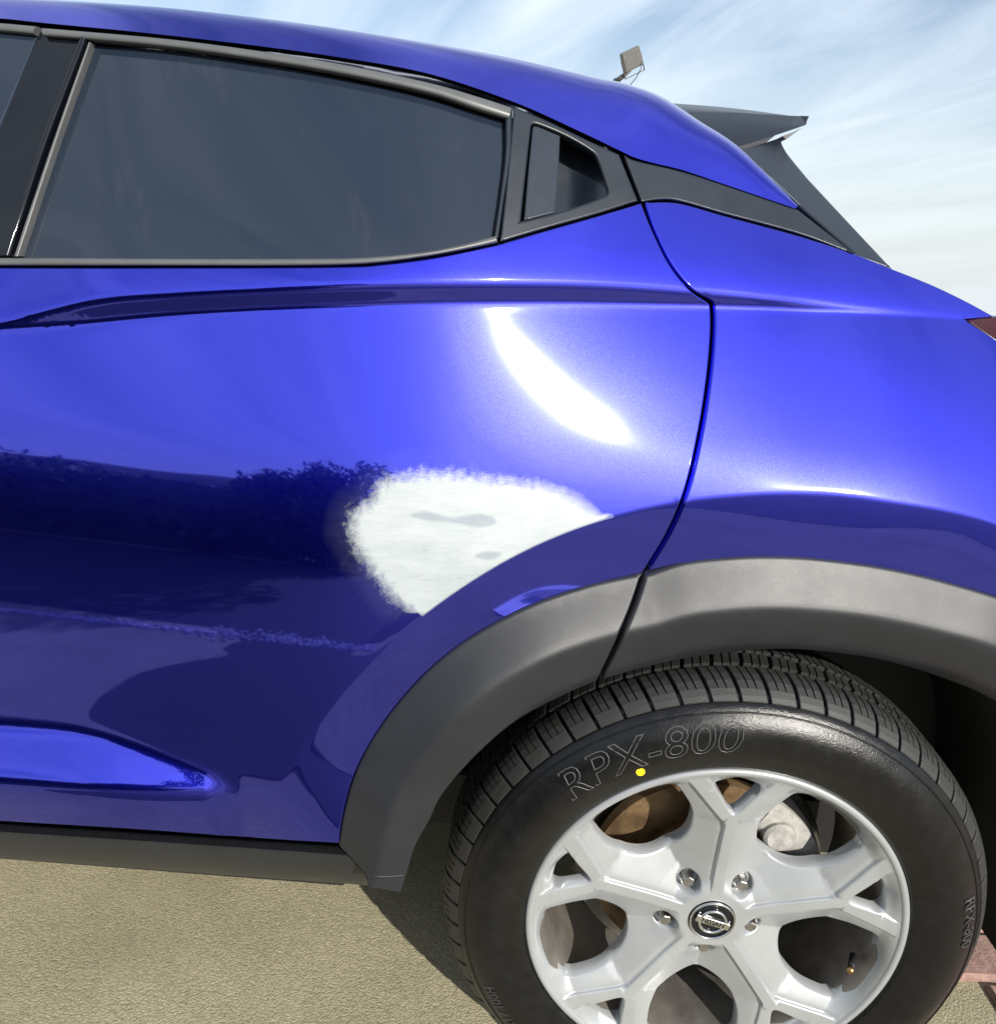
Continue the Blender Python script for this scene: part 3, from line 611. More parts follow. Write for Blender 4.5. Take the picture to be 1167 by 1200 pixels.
# matching column on the silhouette
tpx = resample(top, 400)
t3 = []
for i in range(nR):
    j = np.argmin(np.abs(tpx[:, 0]-gp[i, 0])); t3.append(tpx[j])
t3 = np.array(t3)
Wd = np.interp(gp[:, 0], [-330, 500, 700, 780, 860, 935], [.17, .17, .18, .15, .09, .012])
T = plane_hit(t3, g3[:, 1]+Wd*np.interp(gp[:, 0], [-330, 700, 780, 860], [.66, .66, .85, 1.0]))
rows = [np.stack([g3[:, 0], g3[:, 1]+.02, g3[:, 2]-.0], 1), g3]
Hh = np.maximum(T[:, 2]-g3[:, 2], .0005)
for a in np.linspace(.06, 1, 18):
    by = 3*(1-a)**2*a*.20+3*(1-a)*a*a*.24+a**3; bz = 3*(1-a)**2*a*.62+3*(1-a)*a*a*1.0+a**3
    rows.append(np.stack([g3[:, 0]+(T[:, 0]-g3[:, 0])*bz, g3[:, 1]+Wd*by, g3[:, 2]+Hh*bz*1.012], 1))
e = rows[-1]
for s in (.25, .6, 1.0): rows.append(np.stack([e[:, 0], e[:, 1]+(YC-e[:, 1])*s, e[:, 2]+.03*(1-(1-s)**2)*np.interp(gp[:, 0], [700, 800], [1, 0])], 1))
ext = []
for R_ in rows:      # carry the roof on forward to the windscreen
    c0 = R_[0]; ext.append(np.concatenate([np.stack([c0+np.array([dx_, 0, dz_]) for dx_, dz_ in ((-.72, -.035), (-.55, -.012), (-.38, -.002), (-.2, .0))]), R_]))
loft('roof', ext, 'blue_paint', car, sharp=50); ROOF_FRONT = np.array([R_[0] for R_ in ext[1:]])
# spoiler
def blend_px(pts, n): return resample(crom(pts, 8), n)
n = 30
bot = plane_hit(blend_px([(857, 174), (900, 161), (930, 151), (944, 146)], n), np.linspace(.36, .40, n))
mid = plane_hit(blend_px([(820, 149), (875, 146), (925, 144), (945, 142)], n), np.linspace(.385, .42, n))
tp_ = plane_hit(blend_px([(786, 124), (850, 129), (910, 136), (944, 140)], n), np.linspace(.47, .47, n))
tp2 = plane_hit(blend_px([(780, 120), (850, 125.5), (910, 133), (942, 138)], n), np.linspace(.56, .54, n))
cen = tp2.copy(); cen[:, 1] = YC; cen[:, 2] += .03
under = bot.copy(); under[:, 1] += .03; under[:, 2] += .016; cenu = cen.copy(); cenu[:, 2] -= .05
spl = loft('spoiler', [bot, .5*(bot+mid)+np.array([0, -.003, 0]), mid, .5*(mid+tp_)+np.array([0, -.010, .004]), tp_, tp2, cen, cenu, under], 'trim_satin', car, closed_u=True, sharp=40, ends=True)
strip_u = plane_hit([(917, 159), (930, 154), (940, 149), (936, 152), (921, 163)], .40)
mk('spoiler_underside', np.concatenate([strip_u, strip_u+np.array([0, .05, 0])]), [(0, 1, 2, 3, 4), (5, 6, 7, 8, 9), (0, 1, 6, 5), (1, 2, 7, 6), (2, 3, 8, 7), (3, 4, 9, 8), (4, 0, 5, 9)], 'rubber_trim', spl, smooth=False)
# black fin beside the tailgate window
_A = plane_hit([(866, 178)], .335)[0]; _B = plane_hit([(1040, 311)], body(*xz([(1040, 311)])[0])+.012)[0]; _C = plane_hit([(925, 178)], .375)[0]
_n = np.cross(_B-_A, _C-_A)
def fin(x, z): return _A[1]-(_n[0]*(x-_A[0])+_n[2]*(z-_A[2]))/_n[1]
FIN = segs([(866, 177), (914, 161)], [(914, 161), (922, 178), (946, 208)], [(946, 208), (1000, 266), (1046, 315)], [(1046, 315), (1004, 300)], [(1004, 300), (935, 240), (866, 177)])
panel('tailgate_fin', xz(FIN, fin), fin, 'trim_satin', car, g=.015, feats=False, thick=.05, edge=.003)
strip('fin_edge', [(863, 176), (900, 207), (935, 240)], [(867, 178), (903, 208), (937, 240)], fin, .004, 'chrome', car, n=20, off=-.002)
tg = plane_hit([(800, 140), (862, 182), (935, 246), (1003, 303), (1060, 330)], [.40, .36, .33, .30, .28])
tg2 = tg.copy(); tg2[:, 1] = YC
loft('tailgate_glass', [tg+np.array([0, .05, -.02]), tg2], 'tinted_glass', car)

# sill
n = 70
def sill_row(p, y): return plane_hit(resample(crom(p, 8), n), y)
rows = [sill_row([(-500, 938), (-150, 956), (0, 966), (200, 979), (396, 992)], .02), sill_row([(-500, 938), (-150, 956), (0, 966), (200, 979), (396, 992)], -.012),
        sill_row([(-500, 942), (-150, 960), (0, 971), (200, 984), (402, 998)], -.024), sill_row([(-500, 945), (-150, 963.5), (0, 975), (200, 988), (407, 1002.5)], -.031),
        sill_row([(-500, 948), (-150, 966), (0, 978), (200, 991), (411, 1006)], -.031), sill_row([(-500, 964), (-150, 983), (0, 995), (200, 1008), (427, 1024)], -.018),
        sill_row([(-500, 971), (-150, 990), (0, 1002), (200, 1016), (431, 1033)], -.008), sill_row([(-500, 975), (-150, 994), (0, 1006), (200, 1021), (432, 1038)], .012)]
last = rows[-1].copy(); last[:, 1] += .25; last[:, 2] += .0; rows.append(last)
rows = [np.concatenate([[r_[0]*np.array([0, 1, 1])+np.array([-2.16, 0, 0])], r_]) for r_ in rows]
loft('sill_cladding', rows, 'cladding', car, sharp=28, ends=False)

# wheel-arch cladding
_ao = xz(np.concatenate([crom(arch_outer, 10), crom([(753, 673), (800, 661), (850, 655), (900, 653), (960, 656), (1040, 667), (1120, 686), (1200, 713), (1300, 770)], 10)[1:]]))
_at = np.degrees(np.arctan2(_ao[:, 1]-.345, _ao[:, 0])); _ar = np.hypot(_ao[:, 0], _ao[:, 1]-.345); _ay = body(_ao[:, 0], _ao[:, 1]); _o = np.argsort(_at)
_ayS = np.convolve(np.pad(_ay[_o], 8, mode='edge'), np.ones(17)/17, 'valid')
def clad(x, z):
    th = np.degrees(np.arctan2(z-.345, x)); th = np.where(th < -90, th+360, th); r = np.hypot(x, z-.345)
    q = np.interp(th, _at[_o], _ar[_o])-r
    return np.interp(th, _at[_o], _ayS)-.002-.56*sp(q, .004)+.86*sp(q-.050, .006)+.5*sp(-q-.001, .002)+.6*sp(q-.100, .006)
_ct = np.radians(np.arange(-5, 185, .5)); _keep = list(FEATS); FEATS[:] = [(np.stack([(np.interp(np.degrees(_ct), _at[_o], _ar[_o])-q_)*np.cos(_ct), .345+(np.interp(np.degrees(_ct), _at[_o], _ar[_o])-q_)*np.sin(_ct)], 1), w_) for q_, w_ in ((.050, .004), (.100, .004))]
CL1 = segs(arch_outer, [(750, 677), (738, 712), (720, 755), (699, 799)], [(699, 799), (664, 814), (606, 845), (557, 887), (518, 932), (503, 962), (486, 993), (477, 1022), (469, 1048)], [(469, 1048), (430, 1041)], [(430, 1041), (428, 1026), (398, 994)])
panel('wheel_arch_cladding', xz(CL1, clad), clad, 'cladding', car, g=.010, thick=.03, edge=.003)
CL2 = segs([(757, 675), (800, 661), (850, 655), (900, 653), (960, 656), (1040, 667), (1120, 686), (1200, 713), (1290, 765)], [(1290, 765), (1330, 900), (1300, 930)],
           [(1300, 930), (1240, 870), (1167, 823), (1120, 801), (1040, 776), (960, 764), (900, 762), (820, 770), (760, 782), (706, 797)], [(706, 797), (726, 757), (744, 714), (757, 675)])
panel('wheel_arch_cladding', xz(CL2, clad), clad, 'cladding', car, g=.010, thick=.03, edge=.003)
FEATS[:] = _keep
strip('sill_joint', [(430, 1022), (445, 1027), (472, 1026)], [(430, 1024), (445, 1029), (472, 1028)], clad, .0006, 'cladding', car, n=12)
# wheel house
def wheelhouse(par, cx):
    a = np.radians(np.linspace(-13, 177, 60)); rows = []
    for r, y in ((.480, .050), (.455, .055), (.440, .07), (.440, .36), (.10, .37)):
        rows.append(np.stack([cx+r*np.cos(a), 0*a+y, .345+r*np.sin(a)], 1))
    loft('wheel_liner', rows, 'black', par, sharp=50)
wheelhouse(car, 0)

# ------------------------------------------------------------------ wheel (local frame: axle at origin, outer face towards -Y)
def text_shape(s, size, outline=0.0, extrude=0.0):
    cu = bpy.data.curves.new('t', 'FONT'); cu.body = s; cu.size = size; cu.align_x = 'CENTER'; cu.align_y = 'CENTER'; cu.resolution_u = 3; cu.shear = .18 if outline else 0
    if outline: cu.fill_mode = 'NONE'; cu.bevel_depth = outline; cu.bevel_resolution = 0
    else: cu.extrude = extrude
    o = bpy.data.objects.new('t', cu); COL.objects.link(o); bpy.context.view_layer.update()
    dg = bpy.context.evaluated_depsgraph_get(); me = bpy.data.meshes.new_from_object(o.evaluated_get(dg))
    v = np.array([p.co for p in me.vertices]); f = [tuple(p.vertices) for p in me.polygons]
    bpy.data.objects.remove(o); bpy.data.curves.remove(cu); bpy.data.meshes.remove(me)
    return v, f
TYRE_P = [(.2365, .010), (.2375, .001), (.242, -.002), (.250, -.0045), (.262, -.010), (.275, -.0135), (.288, -.0135), (.300, -.010), (.310, -.004), (.3165, .001), (.3215, .0045), (.3225, .0065), (.3220, .009), (.327, .014), (.3315, .022), (.3345, .034), (.3355, .05), (.336, .10), (.3355, .15), (.3345, .165), (.331, .178), (.322, .192), (.30, .20), (.27, .202), (.24, .185), (.2365, .175)]
def tyre_y(r): return np.interp(r, [p[0] for p in TYRE_P[:11]], [p[1] for p in TYRE_P[:11]])
def ring_text(name, s, size, rad, ang, material, par, outline=0., lift=.0006, squash=1.0, inward=False):
    """lettering bent round the sidewall; ang = middle of the word (degrees)"""
    v, f = text_shape(s, size, outline, .0007)
    P = []
    for x, y, z in v:
        r = rad+y*(-1 if inward else 1); a = math.radians(ang)-(x*squash/rad)*(-1 if inward else 1)
        P.append((r*math.cos(a), float(tyre_y(r))-lift-z, r*math.sin(a)))
    o = mk(name, P, f, material, par, smooth=False); fix(o); return o
def tread_block(kind):
    """one block of a tread row, centred at angle 90 deg"""
    if kind == 0: ys = [.0068, .011, .017, .026, .036, .046, .050]; rt = [.3238, .3285, .3340, .3395, .3428, .3440, .3437]; slant = 14; w = 5.05
    elif kind == 1: ys = [.0575, .064, .072, .079, .082]; rt = [.3442, .3447, .3449, .345, .3449]; slant = -10; w = 5.0
    else: ys = [.089, .096, .104, .111, .114]; rt = [.345]*5; slant = 10; w = 5.2
    cols = [0, .15, 1.55, 1.66, 1.80, 1.91, 3.15, 3.26, 3.40, 3.51, w-.15, w]; v = []; f = []
    for i, (y, r) in enumerate(zip(ys, rt)):
        for j, c in enumerate(cols):
            rr = r
            if j in (3, 4, 7, 8) and .020 < y < .112: rr -= .0045
            if j in (0, len(cols)-1): rr -= .0008
            a = math.radians(90-w/2+c)+math.radians(slant*((y-ys[0])/.045)*.12)
            v.append((rr*math.cos(a), y, rr*math.sin(a)))
    m, n_ = len(ys), len(cols)
    for i in range(m-1):
        for j in range(n_-1): f.append((i*n_+j, i*n_+j+1, (i+1)*n_+j+1, (i+1)*n_+j))
    loop = [j for j in range(n_)]+[i*n_+n_-1 for i in range(1, m)]+[(m-1)*n_+j for j in range(n_-2, -1, -1)]+[i*n_ for i in range(m-2, 0, -1)]
    b = len(v)
    for k in loop:
        x, y, z = v[k]; r = math.hypot(x, z); q = (min(r-.001, .3345)-.002)/r; v.append((x*q, y, z*q))
    for i in range(len(loop)):
        j = (i+1) % len(loop); f.append((loop[i], b+i, b+j, loop[j]))
    me = bpy.data.meshes.new('tread_block'); me.from_pydata(v, [], f); me.update(); me.materials.append(MATS['tread'])
    bm = bmesh.new(); bm.from_mesh(me); bmesh.ops.recalc_face_normals(bm, faces=bm.faces); bm.to_mesh(me); bm.free()
    return me
def rim_face(par):
    pol = lambda d, r, c: (r*math.cos(math.radians(c+d)), r*math.sin(math.radians(c+d)))
    big = [(-14.0, .2118), (-7, .2133), (0, .2140), (7, .2133), (14.0, .2118), (16.3, .2070), (17.6, .197), (19.8, .172), (19.9, .148), (16.5, .126), (9.5, .1115), (0, .1065), (-9.5, .1115), (-16.5, .126), (-19.9, .148), (-19.8, .172), (-17.6, .197), (-16.3, .2070)]
    small = [(-6.6, .2112), (-3.3, .2126), (0, .2131), (3.3, .2126), (6.6, .2112), (7.3, .2065), (5.4, .192), (2.0, .1725), (0, .168), (-2.0, .1725), (-5.4, .192), (-7.3, .2065)]
    holes = []
    for k in range(5):
        c = 126+72*k; s = 90+72*k
        P = [pol(d, r, c) for d, r in big]; holes.append(crom(P, 5, True))
        P = [pol(d, r, s) for d, r in small]; holes.append(crom(P, 4, True))
    for k in range(5):
        c = math.radians(126+72*k); a = np.linspace(0, 2*np.pi, 24, endpoint=False)
        holes.append(np.stack([.0575*math.cos(c)+.0145*np.cos(a), .0575*math.sin(c)+.0145*np.sin(a)], 1))
    skel = []
    for k in range(5):
        s = math.radians(90+72*k); J = (.157*math.cos(s), .157*math.sin(s)); skel.append(((.03*math.cos(s), .03*math.sin(s)), J))
        for d in (-13.6, 13.6): t = s+math.radians(d); skel.append((J, (.226*math.cos(t), .226*math.sin(t))))
    def sd(x, z):
        q = np.stack([x, z], -1); m = np.full(x.shape, 9.)
        for a, b in skel:
            a = np.array(a); b = np.array(b); ab = b-a; t = np.clip(((q-a)*ab).sum(-1)/(ab@ab), 0, 1); m = np.minimum(m, np.linalg.norm(q-(a+t[..., None]*ab), axis=-1))
        return m
    def face(x, z):
        r = np.hypot(x, z); d = sd(x, z)
        Y = np.interp(r, [0, .03, .045, .08, .15, .21, .225, .232], [.016, .016, .016, .015, .009, .005, .003, .0])
        wid = np.interp(r, [.145, .16], [.0062, .0088])
        drop = .0062*sstep(0, .0030, d-wid)+.50*sp(d-wid-.005, .004)
        k = sstep(.040, .060, r)*sstep(.2280, .2080, r)
        return Y+np.minimum(drop, .030)*k
    a = np.linspace(0, 2*np.pi, 160, endpoint=False)
    outer = np.stack([.2285*np.cos(a), .2285*np.sin(a)], 1)
    # feature rows along the spoke ridges
    keep = list(FEATS); FEATS.clear()
    for a_, b_ in skel:
        a_ = np.array(a_); b_ = np.array(b_); L = np.linalg.norm(b_-a_); m = int(L/.0022); t = np.linspace(.02, .98, m)[:, None]; ww = .0062 if np.hypot(*a_) < .1 else .0088; FEATS.append((a_+(b_-a_)*t, .0045, (-(ww+.0034)/.0045, -(ww+.0015)/.0045, -(ww-.0004)/.0045, 0, (ww-.0004)/.0045, (ww+.0015)/.0045, (ww+.0034)/.0045)))
    capa = np.linspace(0, 2*np.pi, 40, endpoint=False); holes.append(np.stack([.0285*np.cos(capa), .0285*np.sin(capa)], 1))
    o = panel('rim', outer, face, 'alloy', par, thick=.012, g=.0032, edge=.0022, holes=holes, seg=.0032, hole_depth=.020)
    FEATS.clear(); FEATS.extend(keep)
    return o
def wheel_build(name, loc, parent):
    w = empty(name, loc, parent)
    lathe('tyre', TYRE_P, 'rubber', w, 180)
    # raised rings on the sidewall
    for rr in (.3135,):
        y = float(tyre_y(rr)); lathe('sidewall_rib', [(rr-.0012, y+.0005), (rr-.0006, y-.0012), (rr+.0006, y-.0012), (rr+.0012, y+.0012)], 'rubber', w, 180)
    for kind in (0, 1, 2):
        me = tread_block(kind); nb = 62
        for k in range(nb):
            o = bpy.data.objects.new('tread_block', me); COL.objects.link(o); o.parent = w; o.rotation_euler = (0, 2*math.pi*(k+.33*kind)/nb, 0)
    ring_text('sidewall_lettering', 'RPX-800', .052, .286, 115, 'chalk', w, outline=.0005, squash=1.15, lift=.0008)
    ring_text('sidewall_lettering', '215/60R17 100H', .019, .297, 214, 'letter_grey', w, inward=False)
    ring_text('sidewall_lettering', 'RPX-800', .021, .300, 10, 'letter_grey', w)
    v = [(.0052*math.cos(t), 0, .0052*math.sin(t)) for t in np.linspace(0, 2*np.pi, 20, endpoint=False)]
    c = np.array([.262*math.cos(math.radians(117.5)), float(tyre_y(.262))-.0012, .262*math.sin(math.radians(117.5))])
    mk('paint_dot', [c+np.array(q) for q in v]+[c+np.array(q)*np.array([1, 1, 1])+np.array([0, .003, 0]) for q in v], [tuple(range(20))]+[(i, (i+1) % 20, 20+(i+1) % 20, 20+i) for i in range(20)], 'yellow_paint', w, smooth=False)
    rim_face(w)
    # rolled lip and barrel
    lathe('rim_lip', [(.2265, .008), (.2270, .0025), (.2290, .0002), (.2325, -.0008), (.2355, .0005), (.2372, .004), (.2372, .012), (.230, .016)], 'alloy', w, 160)
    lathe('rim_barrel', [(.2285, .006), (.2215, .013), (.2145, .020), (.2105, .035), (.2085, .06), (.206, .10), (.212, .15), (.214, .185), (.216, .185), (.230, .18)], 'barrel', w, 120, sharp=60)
    # centre cap with ring and name bar
    cap = lathe('centre_cap', [(.0282, .024), (.0284, .0148), (.0278, .0138), (.0265, .0136), (.0255, .0150), (.020, .0142), (.010, .0134), (.0001, .0132)], 'gloss_black', w, 48)
    lathe('cap_rim', [(.0285, .0150), (.0288, .0128), (.0278, .0122), (.0268, .0128), (.0262, .0148)], 'chrome', w, 48)
    def half_ring(a0, a1):
        P = []
        for t in np.radians(np.linspace(a0, a1, 18)): P.append((.0165*math.cos(t), .0128, .0165*math.sin(t)))
        tube('emblem_ring', P, .0021, 'chrome', w, 8)
    tilt = math.radians(-16)
    half_ring(14-16, 166-16); half_ring(194-16, 346-16)
    rotm = Matrix.Rotation(-tilt, 3, 'Y')
    box('emblem_bar', (0, .0122, 0), (.0450, .0032, .0100), 'chrome', w, bev=.0008, rot=rotm)
    v, f = text_shape('NISSAN', .0098, 0, .0004)
    P = [rotm @ Vector((x*.92, .01035-z, y*.95)) for x, y, z in v]; fix(mk('emblem_lettering', P, f, 'gloss_black', w, smooth=False))
    # lug nuts at the bottom of their holes
    bm = bmesh.new()
    bmesh.ops.create_cone(bm, segments=6, radius1=.0085, radius2=.0078, depth=.016, cap_ends=True); bmesh.ops.bevel(bm, geom=list(bm.edges), offset=.0008, segments=1, affect='EDGES')
    g = bmesh.ops.create_cone(bm, segments=14, radius1=.0112, radius2=.0095, depth=.004, cap_ends=True); bmesh.ops.translate(bm, verts=g['verts'], vec=(0, 0, -.008))
    bmesh.ops.rotate(bm, verts=bm.verts, cent=(0, 0, 0), matrix=Matrix.Rotation(math.pi/2, 3, 'X'))
    lm = bpy.data.meshes.new('lug_nut'); bm.to_mesh(lm); bm.free(); lm.materials.append(MATS['steel'])
    for k in range(5):
        t = math.radians(126+72*k); o = bpy.data.objects.new('lug_nut', lm); COL.objects.link(o); o.parent = w; o.location = (.0575*math.cos(t), .034, .0575*math.sin(t)); o.rotation_euler = (0, k*.7, 0)
    lathe('hub_mount', [(.0001, .040), (.080, .040), (.085, .046), (.085, .075), (.07, .09)], 'alloy', w, 60, sharp=40)
    # valve
    t = math.radians(-16); q = np.array([math.cos(t), 0, math.sin(t)])
    tube('valve_stem', [q*.203+np.array([0, .03, 0]), q*.194+np.array([0, .016, 0]), q*.189+np.array([0, .008, 0])], [.0055, .0045, .004], 'black', w, 10)
    tube('valve_cap', [q*.189+np.array([0, .008, 0]), q*.1855+np.array([0, .002, 0])], [.0042, .0040], 'brass', w, 10)
    # brake behind the spokes
    lathe('brake_disc', [(.058, .085), (.085, .085), (.087, .095), (.145, .095), (.146, .098), (.146, .112), (.085, .112)], 'rust', w, 90, sharp=40)
    lathe('brake_hat', [(.0001, .062), (.078, .062), (.083, .066), (.086, .094)], 'rust', w, 60, sharp=40)
    lathe('dust_shield', [(.10, .122), (.165, .120), (.17, .116), (.172, .125)], 'steel', w, 60, sharp=40)
    a = np.radians(np.linspace(18, 62, 12)); rows = []
    for r, y in ((.108, .078), (.118, .072), (.140, .070), (.158, .076), (.162, .10), (.158, .13), (.11, .13)): rows.append(np.stack([r*np.cos(a), 0*a+y, r*np.sin(a)], 1))
    loft('brake_caliper', rows, 'cast', w, closed_u=True, ends=True, sharp=40)
    t = math.radians(47); lathe_c = lathe('caliper_piston', [(.0001, .062), (.017, .062), (.021, .066), (.022, .08), (.022, .10)], 'cast', w, 24, sharp=40); lathe_c.location = (.125*math.cos(t), 0, .125*math.sin(t))
    return w
wheel = wheel_build('wheel', (0, 0, .345), car)

# ------------------------------------------------------------------ the rest of the car, outside the frame
fe_px = xz([(-120, 313), (-128, 500), (-140, 700), (-150, 953)])-np.array([.007, 0])
zb_, zs_ = fe_px[0, 1], fe_px[-1, 1]
panel('front_door', segs([tuple(p) for p in fe_px], [tuple(fe_px[-1]), (-1.95, zs_+.005)], [(-1.95, zs_+.005), (-2.0, .8), (-1.97, zb_-.005)], [(-1.97, zb_-.005), tuple(fe_px[0])]), body, 'blue_paint', car, g=.022)
FXW = -2.636
aa = np.radians(np.linspace(167, 22, 40)); arc = [(FXW+.487*math.cos(t), .345+.487*math.sin(t)) for t in aa][::-1]
panel('front_fender', segs([(-1.957, zs_+.005), (-2.007, .8), (-1.977, zb_-.005)], [(-1.977, zb_-.005), (-2.4, 1.04), (-2.8, .97), (-3.15, .88)], [(-3.15, .88), (-3.22, .6), (-3.2, .42)], [(-3.2, .42), arc[-1]], arc[::-1], [arc[0], (-1.957, zs_+.005)]), body, 'blue_paint', car, g=.025, feats=False)
def clad_f(x, z):
    q = .487-np.hypot(x-FXW, z-.345); return body(x, np.full_like(x, .7))*.6+body(x, z)*.4-.006-.45*sp(q, .004)+.75*sp(q-.05, .006)
a1 = np.radians(np.linspace(-8, 188, 60)); ring = np.concatenate([np.stack([FXW+.484*np.cos(a1), .345+.484*np.sin(a1)], 1), np.stack([FXW+.392*np.cos(a1[::-1]), .345+.392*np.sin(a1[::-1])], 1)])
panel('wheel_arch_cladding', ring, clad_f, 'cladding', car, g=.02, feats=False, thick=.03)
wheelhouse(car, FXW)
top_f = xz([(43, 36), (2, 135), (-23, 195), (-60, 298)])-np.array([.004, 0])
panel('front_window_glass', segs([tuple(p) for p in top_f], [tuple(top_f[-1]), (-1.86, 1.09)], [(-1.86, 1.09), (-1.60, 1.24), (-1.35, 1.312), (-1.1, 1.325)], [(-1.1, 1.325), tuple(top_f[0])]), lambda x, z: body(x, z)+.004, 'tinted_glass', car, g=.04, feats=False)
panel('front_pillar', segs([(-1.88, 1.088), (-1.62, 1.238), (-1.36, 1.311), (-1.12, 1.327)], [(-1.12, 1.327), (-1.12, 1.336), (-1.5, 1.334), (-1.86, 1.30)], [(-1.86, 1.30), (-2.25, 1.06)], [(-2.25, 1.06), (-1.88, 1.088)]), lambda x, z: body(x, z)+.002, 'blue_paint', car, g=.03, feats=False)
xe = np.linspace(-2.2, -3.2, 14); ze = np.interp(xe, [-3.2, -2.8, -2.4, -2.0], [.865, .975, 1.045, 1.08]); ye = body(xe, ze)
hood = [np.stack([xe-(.16*s_**2)*((xe+2.2)/-1.0), ye+.004+(YC-ye)*s_, ze+.05*(1-(1-s_)**3)], 1) for s_ in (0, .06, .15, .3, .5, .75, 1)]
loft('hood', hood, 'blue_paint', car)
hb = np.array([R_[0] for R_ in hood]); wf = resample(ROOF_FRONT[4:], len(hb)); hb2 = resample(hb, len(hb))
loft('windscreen', [hb2+np.array([-.02, .0, -.01]), .5*(hb2+wf)+np.array([-.03, 0, .03]), wf], 'tinted_glass', car)
zf = np.linspace(.28, .87, 8); xf_ = np.interp(zf, [.28, .6, .87], [-3.19, -3.22, -3.18]); yf_ = body(xf_, zf)
loft('front_bumper', [np.stack([xf_-.22*(1-(1-s_)**2.2), yf_+(YC-yf_)*s_, zf+.05*s_*(zf > .8)], 1) for s_ in (0, .1, .25, .5, .75, 1)], 'blue_paint', car)
rb = xz([(1293, 765), (1293, 600), (1265, 474)])+np.array([.006, 0])
panel('rear_bumper', segs([tuple(p) for p in rb], [tuple(rb[-1]), (.66, 1.0)], [(.66, 1.0), (.70, .7), (.66, .40)], [(.66, .40), (.52, .40)], [(.52, .40), (.50, .56), tuple(rb[0])]), body, 'blue_paint', car, g=.02, feats=False)
zr = np.linspace(.40, 1.0, 8); xr = np.interp(zr, [.4, .7, 1.0], [.66, .70, .66]); yr = body(xr, zr)
loft('tailgate', [np.stack([xr+.12*(1-(1-s_)**2), yr+(YC-yr)*s_, zr], 1) for s_ in (0, .15, .4, .7, 1)], 'blue_paint', car)
sh = xz([(1045, 316), (1090, 334), (1130, 353), (1165, 372)]); shp = np.concatenate([np.stack([sh[:, 0], body(sh[:, 0], sh[:, 1])+.002, sh[:, 1]-.001], 1), [[.45, float(body(np.array([.45]), np.array([1.06]))[0]), 1.06], [.66, float(body(np.array([.66]), np.array([1.0]))[0]), 1.0]]])
shc = shp.copy(); shc[:, 1] = YC; shc[:, 2] -= .02
loft('tailgate_ledge', [shp, shc], 'blue_paint', car)
box('underbody', (-1.3, YC, .26), (4.0, 1.14, .10), 'black', car)
box('floor_pan', (-1.32, YC, .30), (1.66, 1.56, .06), 'black', car)
# right-hand side: mirrored copies
def mirror_tree(o, parent, top=True):
    c = o.copy(); COL.objects.link(c); c.parent = parent
    if top: c.scale = (1, -1, 1); c.location = (o.location.x, 2*YC-o.location.y, o.location.z)
    for ch in [q for q in bpy.data.objects if q.parent == o]: mirror_tree(ch, c, False)
    return c
def copy_tree(o, parent):
    c = o.copy(); COL.objects.link(c); c.parent = parent
    for ch in [q for q in bpy.data.objects if q.parent == o]: copy_tree(ch, c)
    return c
for n_ in ('tread_block',): pass
fw = copy_tree(wheel, car); fw.location = (FXW, 0, .345)
for ch in [q for q in bpy.data.objects if q.parent == car]:
    if ch.name.split('.')[0] in ('underbody', 'floor_pan', 'wheel'): continue
    mirror_tree(ch, car)
for w0 in (wheel, fw):      # far wheels: without their tread blocks and lettering
    c = w0.copy(); COL.objects.link(c); c.parent = car; c.scale = (1, -1, 1); c.location.y = 2*YC
    for ch in [q for q in bpy.data.objects if q.parent == w0 and q.name.split('.')[0] in ('tyre', 'rim', 'rim_lip', 'rim_barrel', 'centre_cap', 'brake_disc', 'brake_hat')]: mirror_tree(ch, c, False)
# door mirror
mir = box('door_mirror', (-1.75, -.14, 1.12), (.10, .20, .13), 'blue_paint', car, bev=.03)

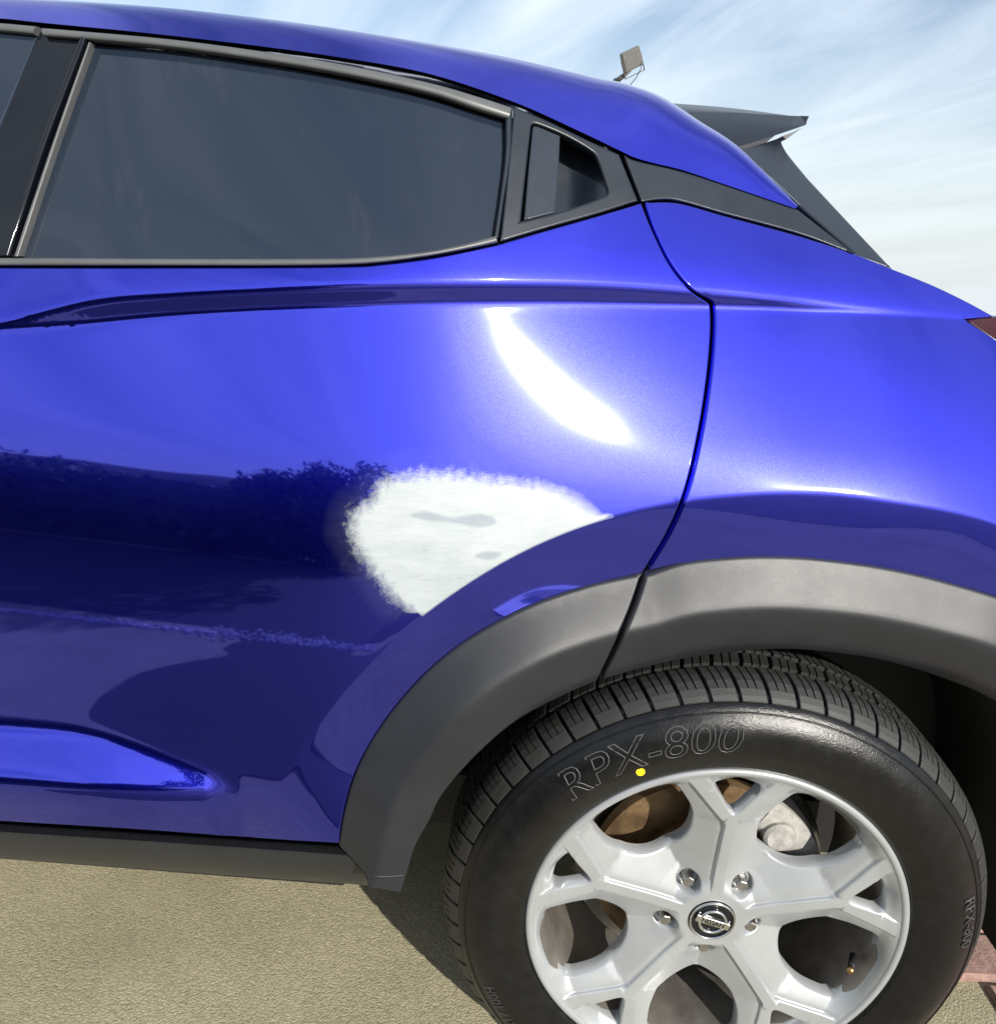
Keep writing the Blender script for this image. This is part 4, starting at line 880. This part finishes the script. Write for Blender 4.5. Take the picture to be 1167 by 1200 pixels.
# ------------------------------------------------------------------ flood lamp behind the car
def flood():
    d0 = rays([(723, 93)])[0]; t = (8.4+CD)/d0[1]; B_ = CAM+t*d0
    L = empty('floodlight', (B_[0], B_[1], 0)); tag(L, 'grey square floodlight on a bracket above the car roof', 'floodlight')
    H = B_[2]
    tube('post', [(0, .06, 0), (0, .06, H*.5), (0, .06, H+.02)], [.04, .037, .034], 'lamp_grey', L, 12)
    tube('bracket_arm', [(-.02, .05, H-.02), (.05, 0, H+.03), (.13, -.04, H+.09)], [.03, .026, .016], 'lamp_grey', L, 8)
    # head tilted to the side
    R_ = Matrix.Rotation(math.radians(-24), 4, 'Y') @ Matrix.Rotation(math.radians(18), 4, 'X') @ Matrix.Rotation(math.radians(14), 4, 'Z')
    Cc = Vector((.125, -.05, H+.185))
    def put(o): o.data.transform(Matrix.Translation(Cc) @ R_); return o
    put(box('lamp_housing', (0, 0, 0), (.215, .05, .185), 'lamp_grey', L, bev=.008))
    put(box('lamp_lens', (0, -.026, 0), (.185, .006, .155), 'lamp_face', L, bev=.002))
    for k in range(7): put(box('cooling_fin', (-.09+.03*k, .035, 0), (.005, .03, .15), 'lamp_grey', L))
    for sx_ in (-1, 1): put(box('yoke', (sx_*.114, .0, -.06), (.006, .02, .17), 'lamp_grey', L))
    put(box('yoke_bar', (0, .0, -.147), (.234, .02, .006), 'lamp_grey', L))
    tube('cable', [(.23, -.04, H+.17), (.235, -.03, H+.11), (.20, 0, H+.03), (.13, .03, H-.06), (.04, .05, H-.12)], .004, 'black', L, 6)
flood()
def paper():
    P = tag(empty('paper_sheet', (.365, -.635, 0)), 'white sheet of paper lying on the ground beside the wheel', 'paper')
    R_ = Matrix.Rotation(math.radians(-20), 3, 'Z'); v = []; f = []
    for i in range(9):
        for j in range(5): v.append(R_ @ Vector((-.10+.025*i, -.036+.018*j, .006+.006*math.sin(i*.9)*(j/4)+.002*math.sin(j*2))))
    for i in range(8):
        for j in range(4): f.append((i*5+j, i*5+j+1, i*5+j+6, i*5+j+5))
    o = mk('sheet', v, f, 'white_card', P); fix(o)
    box('dark_label', R_ @ Vector((.02, 0, .016)), (.03, .05, .002), 'grey_card', P, rot=R_)
paper()
# ------------------------------------------------------------------ brick paving beside the yard
def paving():
    p = empty('paving'); tag(p, kind='structure')
    bms = []
    for k in range(4):
        bm = bmesh.new(); bmesh.ops.create_cube(bm, size=1)
        for v in bm.verts: v.co = Vector((v.co.x*.200+rng.normal()*.001, v.co.y*.098+rng.normal()*.001, v.co.z*.05+rng.normal()*.001))
        bmesh.ops.bevel(bm, geom=list(bm.edges), offset=.006, segments=1, affect='EDGES')
        me = bpy.data.meshes.new('brick'); bm.to_mesh(me); bm.free(); me.materials.append(MATS['brick_a' if k % 2 else 'brick_b']); bms.append(me)
    for i in range(7):
        for j in range(24):
            o = bpy.data.objects.new('brick', bms[int(rng.integers(4))]); COL.objects.link(o); o.parent = p
            o.location = (.56+.206*i+(.103 if j % 2 else 0), -.1+.104*j, -.012+rng.normal()*.0012); o.rotation_euler = (rng.normal()*.006, rng.normal()*.006, rng.normal()*.006)
paving()
